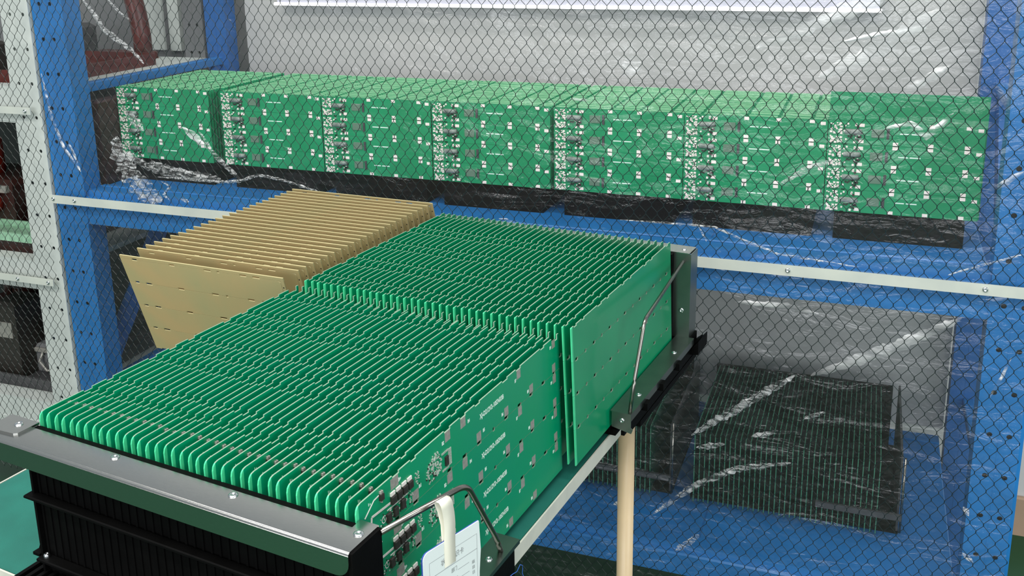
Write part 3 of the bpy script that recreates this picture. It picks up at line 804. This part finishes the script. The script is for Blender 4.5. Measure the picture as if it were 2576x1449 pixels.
# flange with a rounded outer corner
rc = 0.012
pl = [(-0.815, -0.4402), (-0.815, -0.4585)] + [(-0.4115 - 0.004 + (rc) * math.sin(a) + 0.0035, -0.4465 - rc * math.cos(a)) for a in [PI / 2 * k / 6 for k in range(7)]] + [(-0.400, -0.4402)]
mb.prism(pl, 'y', 0.5042, 0.5054, 0)
mb.box(-0.4170, -0.4000, 0.5330, 0.5440, -0.4384, -0.4372)
cov = mb.scale(K).build('steel_cover', 'steel', fr, label='bright brushed steel cover')
mb = MB().prism([(-0.815, 0.512), (-0.7805, 0.5145), (-0.7775, 0.517), (-0.7775, 0.5395), (-0.815, 0.5395)], 'z', -0.4372, -0.4350)
mb.scale(K).build('corner_plate', 'steel', fr)
for x, y, z in ((-0.7915, 0.5303, -0.435), (-0.6651, 0.5292, -0.4372), (-0.5301, 0.5285, -0.4372), (-0.4074, 0.5294, -0.4372)):
    screw_mb((x, y - 0.0015, z), 'z', 0.0042, 0.0014).scale(K).build('rivet', 'rivet', cov)
# steel side rail
mb = MB().box(-0.405, -0.379, 0.55, 0.738, -0.5625, -0.5612)
mb.box(-0.3796, -0.379, 0.55, 0.738, -0.5655, -0.5625)
sr = mb.build('side_rail', 'steel_dark', fr)
MB().box(-0.403, -0.3798, 0.56, 0.728, -0.606, -0.5625).build('rail_core', 'black', fr)
screw_mb((-0.391, 0.698, -0.5612), 'z', 0.0036, 0.0014).build('rivet', 'rivet', sr)
def rod(pts, r, parent, bend=0.012):
    P = [Vector(p) for p in pts]; out = [P[0]]
    for i in range(1, len(P) - 1):
        a = (P[i - 1] - P[i]).normalized() * bend; b = (P[i + 1] - P[i]).normalized() * bend
        for k in range(7):
            t = k / 6; out.append((P[i] + a) * (1 - t) ** 2 + P[i] * 2 * t * (1 - t) + (P[i] + b) * t ** 2)
    out.append(P[-1])
    return MB().tube(out, r, 12).build('handle', 'rod', parent, label='bent steel rod handle')
rod([(-0.4090, 0.5570, -0.4540), (-0.383, 0.648, -0.4545), (-0.387, 0.706, -0.5430), (-0.387, 0.714, -0.5612)], 0.0026, fr)

# ------------------------------------------------------------------ back rack for boards (mirrored)
br = thing('board_rack', 'black slotted rack with steel rails, holding the rear bare green boards', 'rack', (-0.60, 1.18, TZ), 'R')
MB().box(-0.795, -0.4165, 1.300, 1.318, -0.592, -0.4465).build('wall', 'black', br)
mb = MB()
for k in range(39):
    x = -0.784 + 0.005 + k * 0.010
    if x < -0.42: mb.box(x - 0.0014, x + 0.0014, 1.285, 1.300, -0.592, -0.4465)
mb.box(-0.4165, -0.4115, 1.286, 1.318, -0.592, -0.4465)
mb.build('slot_ribs', 'black', br)
mb = MB().box(-0.815, -0.3890, 1.2960, 1.3290, -0.4462, -0.4450)
mb.box(-0.815, -0.3890, 1.3278, 1.3290, -0.4560, -0.4462)
cv = mb.build('steel_cover', 'steel', br, label='bright steel cover')
screw_mb((-0.4015, 1.3120, -0.4450), 'z', 0.0036, 0.0014).build('rivet', 'rivet', cv)
mb = MB().box(-0.4115, -0.3865, 1.2960, 1.2972, -0.574, -0.4462)
mb.box(-0.3877, -0.3865, 1.2972, 1.3278, -0.574, -0.4462)
up_ = mb.build('steel_upright', 'steel_dark', br)
screw_mb((-0.3985, 1.2960, -0.532), '-y', 0.0036, 0.0014).build('rivet', 'rivet', up_)
mb = MB().box(-0.4060, -0.379, 1.040, 1.2972, -0.5735, -0.5722)
mb.box(-0.3802, -0.379, 1.040, 1.2972, -0.582, -0.5735)
rl = mb.build('side_rail', 'steel_dark', br)
mb = MB().prism([(-0.404, -0.5722), (-0.404, -0.593), (-0.3785, -0.598), (-0.3765, -0.5925), (-0.379, -0.5905), (-0.379, -0.5722)], 'y', 1.0388, 1.040)
pb = mb.build('end_bracket', 'steel_dark', br)
screw_mb((-0.3905, 1.0388, -0.5825), '-y', 0.0034, 0.0014).build('rivet', 'rivet', pb)
for y in (1.237, 1.0939): screw_mb((-0.389, y, -0.5722), 'z', 0.0036, 0.0014).build('rivet', 'rivet', rl)
mb = MB().box(-0.800, -0.405, 1.055, 1.33, TZ + .0005, -0.606)
mb.box(-0.405, -0.3845, 1.09, 1.33, TZ + .0005, -0.606)
for k in range(42):
    x = -0.800 + k * 0.0099
    if x < -0.39: mb.box(x, x + 0.0045, 1.045, 1.30, -0.606, -0.600)
mb.box(-0.405, -0.3845, 1.055, 1.33, -0.604, -0.5735)
for y in (1.225, 1.157, 1.095): mb.box(-0.3845, -0.374, y - 0.010, y + 0.003, -0.588, -0.578)
mb.build('ribbed_base', 'black', br)
MB().prism([(-0.3846, -0.600), (-0.373, -0.5985), (-0.373, -0.578), (-0.3846, -0.592)], 'y', 1.300, 1.345).prism([(-0.3846, -0.590), (-0.3765, -0.5815), (-0.3775, -0.580), (-0.3846, -0.586)], 'y', 1.31, 1.335).build('side_flange', 'black', br)
rod([(-0.3985, 1.2962, -0.4590), (-0.3800, 1.085, -0.4660), (-0.3800, 1.0475, -0.5420), (-0.3800 - .003, 1.0465, -0.5722)], 0.0025, br)

# ------------------------------------------------------------------ green boards
L1 = 0.3845; FB0 = 0.557; FZ = -0.437
lows = [(0.6085, 0.6187), (0.6366, 0.6449), (0.6923, 0.7032), (0.7212, 0.7315), (0.7495, 0.7593), (0.8059, 0.8173), (0.8361, 0.8469), (0.8945, 0.9039), (0.9227, 0.9375)]
slots = [(0.6085, 0.6160), (0.6366, 0.6449), (0.6943, 0.7020), (0.7222, 0.7300), (0.7505, 0.7585), (0.7820, 0.7860), (0.8070, 0.8150), (0.8371, 0.8450), (0.8650, 0.8720), (0.8950, 0.9030), (0.9240, 0.9300)]
topn = [(a - FB0, b - FB0, 0.0021 if a < .92 else 0.0056) for a, b in lows]
sn = [(a - FB0, b - FB0, 0.0019) for a, b in slots]
RP = 0.042
row_a = row_mesh('sub_board', L1, RP - 0.0004, 0.0014, topn, sn, ['mask', 'cut', 'mask_edge'], radius=0.007)
row_b = row_mesh('sub_board', L1, RP - 0.0004, 0.0014, sn, sn, ['mask', 'cut', 'mask_edge'])
row_c = row_mesh('sub_board', L1, RP - 0.0004, 0.0014, sn, [], ['mask', 'cut', 'mask_edge'])
# small diode near the front top corner of every front board
dm = MB().bevbox(0.0007, 0.0034, 0.031, 0.0355, -0.0115, -0.0055, 0.0006, 0)
for yy in (0.0315, 0.0335):
    dm.bevbox(0.0007, 0.0030, yy, yy + 0.0012, -0.0055, -0.0030, 0.0003, 1)
dm.bevbox(0.0007, 0.0026, 0.0325, 0.0336, -0.0138, -0.0115, 0.0003, 1)
dprint = MB().box(0.00072, 0.00080, 0.0165, 0.0172, -0.0085, -0.0060).box(0.00072, 0.00080, 0.0182, 0.0196, -0.0082, -0.0076).box(0.00072, 0.00080, 0.0187, 0.0191, -0.0088, -0.0068)
dio_me = prt_me = None
front_boards = []
for i in range(38):
    x = -0.7995 + 0.00995 * i
    dy = random.uniform(-0.0012, 0.0012); dz = random.uniform(-0.0006, 0.0006)
    if i == 16: x -= 0.0026; dz = -0.0009; dy = 0.004
    if i == 17: dz = 0.001
    o = (x, FB0 + dy, FZ + dz)
    lab = ('green component board, rightmost in the front rack, printed face in view' if i == 37 else
           'green component board, leftmost in the front rack' if i == 0 else
           'green component board in the front rack, %s from its left end' % ordn(i + 1))
    t = thing('circuit_board', lab, 'circuit board', o, 'R', 'component boards in the front rack')
    t.rotation_euler[1] = random.uniform(-0.004, 0.004) + (math.radians(-1.3) if i == 37 else 0)
    for r, me in enumerate((row_a, row_b, row_b, row_c)):
        rr = inst('sub_board', me, t, (0, 0, -RP * r)); ORG[rr.name] = (0, 0, 0)
        if r == 0:
            if dio_me is None:
                d = dm.build('diode', ['chip', 'tin'], rr, org=(0, 0, 0)); dio_me = d.data
                d = dprint.build('print_mark', 'silk', rr, org=(0, 0, 0)); prt_me = d.data
            else: inst('diode', dio_me, rr); inst('print_mark', prt_me, rr)
        if i == 37: front_boards.append(rr)

# details of the printed face of the rightmost front board, the same on each of its four rows
TXT = {}
def text(body, size, loc, parent, mat_='silk', width=None, rot=(PI / 2, 0, PI / 2), name='printed_text', bold=0.0):
    c = bpy.data.curves.new(name, 'FONT'); c.body = body; c.size = size
    c.align_x = 'CENTER'; c.align_y = 'CENTER'; c.offset = bold; c.resolution_u = 2
    c.materials.append(M[mat_])
    key = (body, size, mat_, width)
    if key not in TXT:
        o = bpy.data.objects.new(name, c); COL.objects.link(o)
        bpy.context.view_layer.update()
        me = bpy.data.meshes.new_from_object(o.evaluated_get(bpy.context.evaluated_depsgraph_get()))
        bpy.data.objects.remove(o)
        if width and len(me.vertices):
            xs_ = [v_.co.x for v_ in me.vertices]; k_ = width / max(1e-6, max(xs_) - min(xs_))
            for v_ in me.vertices: v_.co.x *= k_
        if not me.materials: me.materials.append(M[mat_])
        TXT[key] = me
    o = bpy.data.objects.new(name, TXT[key]); COL.objects.link(o); o.parent = parent
    o.location = loc; o.rotation_euler = rot
    return o
X1_ = 0.0007
PADS_T = [(0.6110, .0085), (0.6976, .0068), (0.7258, .0068), (0.8415, .0062), (0.9270, .0060)]
PADS_B = [(0.6405, .0075), (0.7540, .0064), (0.8116, .0064), (0.8690, .0064), (0.9265, .0060)]
def in_poly(y, z, poly):
    c = False
    for (a, b), (p, q) in zip(poly, poly[1:] + poly[:1]):
        if (b > z) != (q > z) and y < (p - a) * (z - b) / (q - b) + a: c = not c
    return c
cl_poly = [(0.6768, -0.4486), (0.6813, -0.4537), (0.6849, -0.4612), (0.6843, -0.4707), (0.6753, -0.472), (0.6569, -0.4675), (0.6565, -0.4640), (0.6613, -0.4563), (0.6687, -0.451)]
for ri, rr in enumerate(front_boards):
    rnd = random.Random(11)
    Y = lambda a: a - FB0
    Z = lambda a: a - FZ
    for (c, wd) in PADS_T:
        MB().box(X1_, X1_ + .0001, Y(c) - wd * .68, Y(c) + wd * .68, -0.0118, -0.0022).build('solder_pad', 'tin', rr, org=(0, 0, 0))
    for (c, wd) in PADS_B:
        if ri == 3 and c > 0.9: continue
        MB().box(X1_, X1_ + .0001, Y(c) - wd * .68, Y(c) + wd * .68, -RP + .0020, -RP + .0115).build('solder_pad', 'tin', rr, org=(0, 0, 0))
    # microcontroller: body, pins on three sides
    ch = MB().bevbox(X1_, X1_ + .0016, Y(0.6905), Y(0.6955), Z(-0.4705), Z(-0.4615), .0003).build('microchip', 'chip', rr, org=(0, 0, 0))
    mb = MB()
    for k in range(17):
        z = -0.4570 - k * 0.00098
        for yy in (0.6970, 0.6988, 0.7006): mb.bevbox(X1_, X1_ + .0007, Y(yy), Y(yy) + .0012, Z(z) - .0003, Z(z) + .0003, .0001)
    for k in range(11):
        for zz in (-0.4568, -0.4735): mb.bevbox(X1_, X1_ + .0007, Y(0.6856 + k * .00105), Y(0.6856 + k * .00105) + .0006, Z(zz) - .0009, Z(zz) + .0009, .0001)
    mb.build('pin_row', 'solder', rr, org=(0, 0, 0), kind='stuff')
    mb = MB()
    cnt = 0
    while cnt < 150:
        y = rnd.uniform(0.656, 0.689); z = rnd.uniform(-0.475, -0.448)
        if not (in_poly(y, z, cl_poly) or (0.6625 < y < 0.671 and -0.4755 < z < -0.470 and rnd.random() < .6)): continue
        cnt += 1; s_ = rnd.uniform(.0004, .0008); dk = rnd.random() < .14
        mb.bevbox(X1_, X1_ + rnd.uniform(.0005, .001), Y(y) - s_, Y(y) + s_, Z(z) - s_, Z(z) + s_, .0001, 1 if dk else 0)
    mb.build('small_parts', ['solder', 'chip'], rr, org=(0, 0, 0), kind='stuff')
    # row of power transistors with their tinned tabs
    for k, y in enumerate((0.6065, 0.6150, 0.6235, 0.6320)):
        q = MB().bevbox(X1_, X1_ + .0028, Y(y) - .0032, Y(y) + .0032, Z(-0.4615) + .001, Z(-0.4535), .0006).build('transistor', 'chip', rr, org=(0, 0, 0))
        MB().bevbox(X1_, X1_ + .0016, Y(y) - .0030, Y(y) + .0030, Z(-0.4535) + .0001, Z(-0.4500), .0004).build('metal_tab', 'white_part', q, org=(0, 0, 0)) if False else None
        MB().bevbox(X1_, X1_ + .0013, Y(y) - .0031, Y(y) + .0031, Z(-0.4534), Z(-0.4498), .0004).build('solder_tab', 'white_part', rr, org=(0, 0, 0))
    for k, (y, z) in enumerate(((0.5985, -0.4690), (0.6085, -0.4690), (0.6195, -0.4680), (0.6000, -0.4760))):
        if z < -0.475: continue
        MB().bevbox(X1_, X1_ + .0026, Y(y) - .0028, Y(y) + .0028, Z(z) - .0045, Z(z) + .0040, .0006).build('transistor', 'chip', rr, org=(0, 0, 0))
    mb = MB()
    for k in range(110):
        y = rnd.uniform(0.585, 0.650); z = rnd.uniform(-0.4755, -0.4625)
        if y > 0.636 and z < -0.4645: continue
        s_ = rnd.uniform(.0003, .0007)
        mb.bevbox(X1_, X1_ + rnd.uniform(.0004, .001), Y(y) - s_, Y(y) + s_, Z(z) - s_, Z(z) + s_, .0001, 1 if rnd.random() < .2 else 0)
    for k in range(26):
        y = rnd.uniform(0.6415, 0.6475); z = rnd.uniform(-0.461, -0.452)
        mb.bevbox(X1_, X1_ + .0006, Y(y) - .0004, Y(y) + .0004, Z(z) - .0004, Z(z) + .0004, .0001, 0)
    mb.build('small_parts', ['solder', 'chip'], rr, org=(0, 0, 0), kind='stuff')
    # bare tinned tracks and a round pad
    def track(pts, wd):
        mb = MB()
        for (a, b), (c, d) in zip(pts[:-1], pts[1:]):
            v_ = Vector((0, c - a, d - b)).normalized(); n_ = Vector((0, -v_.z, v_.y)) * wd / 2
            P = [(X1_ + .0003, Y(p) + n_.y * s_, Z(q) + n_.z * s_) for (p, q, s_) in ((a, b, 1), (a, b, -1), (c, d, -1), (c, d, 1))]
            P2 = [(X1_, p[1], p[2]) for p in P]
            mb.add(P + P2, [(3, 2, 1, 0), (0, 1, 5, 4), (1, 2, 6, 5), (2, 3, 7, 6), (3, 0, 4, 7)])
        return mb.build('tinned_track', 'white_part', rr, org=(0, 0, 0))
    track([(0.588, -0.4437), (0.5810, -0.4443), (0.5675, -0.4535)], .0010)
    track([(0.6030, -0.4590), (0.5765, -0.4572), (0.5755, -0.4630)], .0020)
    track([(0.6300, -0.4640), (0.5980, -0.4632)], .0010)
    mb = MB()
    for k in range(16):
        a_ = 2 * PI * k / 16
        mb.add([(X1_ + .0004, Y(0.5925) + r_ * math.cos(t_), Z(-0.468) + r_ * math.sin(t_)) for (r_, t_) in ((.0026, a_), (.0034, a_), (.0034, a_ + PI / 8), (.0026, a_ + PI / 8))], [(0, 1, 2, 3)])
    mb.build('round_pad', 'white_part', rr, org=(0, 0, 0))
    text('XJ-D212V2-10S3433B', 0.0070, (X1_ + .00015, Y(0.7822), -0.0165), rr, width=0.050, bold=0.0003)
    for s_, (y, z) in (('B2', (0.689, -0.0102)), ('B7', (0.8338, -0.0116)), ('B5', (0.7350, -0.0103 - .020)), ('B9', (0.9190, -0.0087)), ('B4', (0.7362, -0.0103)), ('B6', (0.8030, -0.0348)), ('B8', (0.8610, -0.0353)), ('B+', (0.6185, -0.0080)), ('B1', (0.6485, -0.0305))):
        if s_ == 'B5': y, z = 0.7640, -0.0331
        text(s_, 0.0046, (X1_ + .00015, Y(y), z), rr, width=0.0038, bold=0.0003)

# bare boards in the back rack
L2 = 0.3465; BB0 = 0.9365; BZ = -0.427
bl = [(0.9440, 0.9519), (0.9673, 0.9742), (1.0136, 1.0261), (1.0421, 1.0496), (1.0931, 1.1011), (1.1186, 1.1257), (1.1735, 1.1830), (1.1978, 1.2069), (1.2640, 1.2720)]
topn2 = [(a - BB0, b - BB0, 0.0020) for a, b in bl]
s2 = [0.9485, 0.9739, 0.9997, 1.0235, 1.0498, 1.0755, 1.1014, 1.1291, 1.156, 1.1808, 1.2096, 1.2375, 1.2630]
sn2 = [(a - .0034 - BB0, a + .0038 - BB0, 0.0019) if k % 2 == 0 else (a - .0018 - BB0, a + .0024 - BB0, 0.0019) for k, a in enumerate(s2)]
RP2 = 0.0413
q_a = row_mesh('sub_board', L2, RP2 - 0.0004, 0.0014, topn2, sn2, ['mask2', 'cut', 'mask_edge'], radius=0.0012, rad_end=0.002)
q_b = row_mesh('sub_board', L2, RP2 - 0.0004, 0.0014, sn2, sn2, ['mask2', 'cut', 'mask_edge'])
q_c = row_mesh('sub_board', L2, RP2 + 0.003, 0.0014, sn2, [], ['mask2', 'cut', 'mask_edge'])
for i in range(38):
    x = -0.784 + 0.0100 * i
    dy = random.uniform(-0.001, 0.001); dz = random.uniform(-0.0005, 0.0005)
    lab = ('bare green board, rightmost in the rear rack, plain face in view' if i == 37 else
           'bare green board, leftmost in the rear rack beside the tan boards' if i == 0 else
           'bare green board in the rear rack, %s from its left end' % ordn(i + 1))
    t = thing('bare_board', lab, 'circuit board', (x, BB0 + dy, BZ + dz), 'R', 'bare boards in the rear rack')
    t.rotation_euler[1] = random.uniform(-0.005, 0.005) + math.radians({37: -2.2, 36: -2.6, 35: -0.8}.get(i, 0))
    for r, me in enumerate((q_a, q_b, q_b, q_c)): inst('sub_board', me, t, (0, 0, -RP2 * r))

# ------------------------------------------------------------------ tan boards
L3 = 0.2833
def tan_n(us, d=0.0016): return [(a, b, d) for a, b in us]
tw = [(0.021, 0.031), (0.089, 0.0985), (0.150, 0.162), (0.1725, 0.1765), (0.211, 0.222), (0.232, 0.244)]
tw2 = [(0.011, 0.019), (0.031, 0.043), (0.090, 0.101), (0.150, 0.162), (0.1745, 0.1780), (0.212, 0.223), (0.236, 0.246)]
ta = row_mesh('board_rim', L3, 0.0052, 0.0016, [], tan_n(tw), ['tan', 'tan_cut', 'tan'], rim=0, radius=0.001)
tb_ = row_mesh('sub_board', 0.2775, 0.0410, 0.0016, tan_n(tw), tan_n(tw2), ['tan', 'tan_cut', 'tan'], rim=0, rad_end=0.006)
tc_ = row_mesh('sub_board', 0.2775, 0.0418, 0.0016, tan_n(tw2), tan_n(tw2), ['tan', 'tan_cut', 'tan'], rim=0)
mbr = MB(); mbr.box(-0.0008, 0.0008, 0.2780, L3, -0.176, -0.0052)
mbr.box(-0.0009, 0.0009, 0.2795, 0.2812, -0.017, -0.0150, 1)
TN = 24; tslot = [0] + [k for k in range(2, 25)]
v_dir = Vector((-0.022, 0.3117, -0.9499)); rim_me = None
for i, sl in enumerate(tslot):
    f_ = sl / 24
    o = (-1.123 - 0.015 * f_, 0.940 + 0.4015 * f_, -0.440)
    lab = ('tan board nearest the camera in the leaning row, whole face in view' if i == 0 else
           'tan board farthest back in the leaning row' if i == 23 else
           'tan laminate board leaning in the row, %s from its near end' % ordn(i + 1))
    t = thing('tan_board', lab, 'circuit board', o, 'R', 'tan boards leaning in a row', rz=0)
    # local y along the board, local -z down its face, local x its normal
    u = Vector((0.9975, 0.0703, 0)); dn = v_dir.copy(); dn = (dn - u * dn.dot(u)).normalized()
    jit = random.uniform(-0.012, 0.012)
    dn = (Matrix.Rotation(jit, 3, u) @ dn)
    nrm = u.cross(-dn)
    R = Matrix((nrm, u, -dn)).transposed()
    t.rotation_euler = (Matrix.Rotation(YAW, 3, 'Z') @ R).to_euler()
    inst('board_rim', ta, t)
    inst('sub_board', tb_, t, (0, 0, -0.0056))
    for r in range(3): inst('sub_board', tc_, t, (0, 0, -0.0472 - 0.0422 * r))
    if rim_me is None:
        z = mbr.build('board_rim', ['tan', 'hole'], t, org=(0, 0, 0)); rim_me = z.data
    else: inst('board_rim', rim_me, t)
tr = thing('board_tray', 'low black ribbed tray under the leaning row of tan boards', 'tray', (-0.97, 1.2, TZ), 'R')
MB().box(-1.09, -0.835, 0.975, 1.385, TZ + .0005, TZ + .004).build('base', 'black', tr)
mb = MB()
for k in range(25):
    y = 0.992 + k * 0.0166
    mb.box(-1.09, -0.835, y + .005, y + .009, TZ + .004, TZ + .0062)
mb.build('ribs', 'black', tr)

# ------------------------------------------------------------------ card hung on the front handle
ang = math.radians(90 - 22)                # card runs along this heading in the hall frame
co = RW(-0.366, 0.60, -0.445)
def card_thing(name, label, cat):
    e = bpy.data.objects.new(name, None); COL.objects.link(e); e.location = co
    e.rotation_euler = (0, 0, ang); ORG[e.name] = (0, 0, 0); e['label'] = label; e['category'] = cat
    e.empty_display_size = .02
    return e
cd = card_thing('status_card', 'white printed status card hanging from the front rack handle', 'card')
# local x along the card, local y away from the camera, z up (0 = -0.445 level)
pl = [(-0.0362, -0.100), (0.0255, -0.100), (0.0262, -0.072), (0.0282, -0.052), (0.0268, -0.0248), (0.0262, -0.0243)] + [(-0.0362 + .006 - .006 * math.sin(a), -0.0302 + .006 * math.cos(a)) for a in [PI / 2 * k / 5 for k in range(6)]]
MB().prism(pl, 'y', 0.0, 0.0006).build('paper', 'card', cd, org=(0, 0, 0))
MB().prism([(a - .0006 if a < 0 else a, b) for a, b in pl], 'y', 0.0007, 0.0016).build('backing_sleeve', 'bluefilm', cd, org=(0, 0, 0))
def ln(x0, z0, x1, z1, t=0.00022):
    MB().box(min(x0, x1) - (t if x0 == x1 else 0), max(x0, x1) + (t if x0 == x1 else 0), -0.00012, 0, min(z0, z1) - (t if z0 == z1 else 0), max(z0, z1) + (t if z0 == z1 else 0)).build('ruled_line', 'grey_print', cd, org=(0, 0, 0))
ln(-0.0298, -0.0350, 0.0237, -0.0350, .00012); ln(-0.0298, -0.0487, 0.0237, -0.0487, .00018); ln(0.0237, -0.095, 0.0237, -0.0350, .00012); ln(-0.0298, -0.095, -0.0298, -0.0350, .0001)
ln(0.0012, -0.0567, 0.0140, -0.0567, .00015); ln(0.0012, -0.0650, 0.0140, -0.0650, .00015); ln(-0.0100, -0.0650, -0.0160, -0.0650, .00012)
rc_ = (PI / 2, 0, 0)
text('状态标识卡', 0.0062, (-0.0045, -0.0002, -0.0418), cd, 'grey_print', width=0.0255, rot=rc_)
text('部门', 0.0046, (-0.0030, -0.0002, -0.0545), cd, 'grey_print', width=0.0062, rot=rc_)
text('目', 0.0044, (-0.0010, -0.0002, -0.0640), cd, 'grey_print', rot=rc_)
for s_, z in (('版', -0.0590), ('目', -0.0640), ('日', -0.0688)):
    text(s_, 0.0036, (0.0190, -0.0002, z), cd, 'grey_print', rot=rc_)
# paper strap looped over the handle rod
mb = MB(); pts = [(-0.0010, -0.0130), (-0.0012, -0.006), (-0.0016, 0.000), (-0.0022, 0.006), (-0.0026, 0.0105), (-0.0010, 0.0132), (0.0030, 0.0128), (0.0050, 0.0095), (0.0042, 0.003), (0.0030, -0.010), (0.0022, -0.026)]
pre = [(-0.00035, -0.0475), (-0.0004, -0.030), (-0.0006, -0.020)]
prof = pre + pts
def sx(z): return 0.0045 * max(0, (z + 0.02)) / 0.03
v = []
for (y, z) in prof:
    dx = -0.0045 * min(1, max(0, (z + 0.024) / 0.036)) + 0.002 * math.sin(max(0, min(1, (z + .024) / .036)) * PI)
    v += [(-0.0135 + dx, y, z), (-0.0012 + dx, y, z), (-0.0135 + dx, y + .00015, z), (-0.0012 + dx, y + .00015, z)]
f = []
for i in range(len(prof) - 1):
    a = i * 4; f += [(a, a + 1, a + 5, a + 4), (a + 2, a + 6, a + 7, a + 3), (a, a + 4, a + 6, a + 2), (a + 1, a + 3, a + 7, a + 5)]
MB().add(v, f, 0, True).build('strap', 'strap', cd, org=(0, 0, 0))

# blue thread caught at the end of the front rail
th = [(-0.379, 0.708, -0.586), (-0.376, 0.716, -0.584), (-0.3755, 0.724, -0.5862), (-0.3755, 0.731, -0.583), (-0.375, 0.7345, -0.586), (-0.3748, 0.735, -0.590), (-0.375, 0.734, -0.594), (-0.3745, 0.736, -0.599), (-0.375, 0.735, -0.606), (-0.374, 0.737, -0.63)]
single('thread', 'thin blue thread hanging from the end of the front steel rail', 'thread', MB().tube(th, 0.0004, 5), 'thread', (-0.375, 0.735, -0.63), 'R')
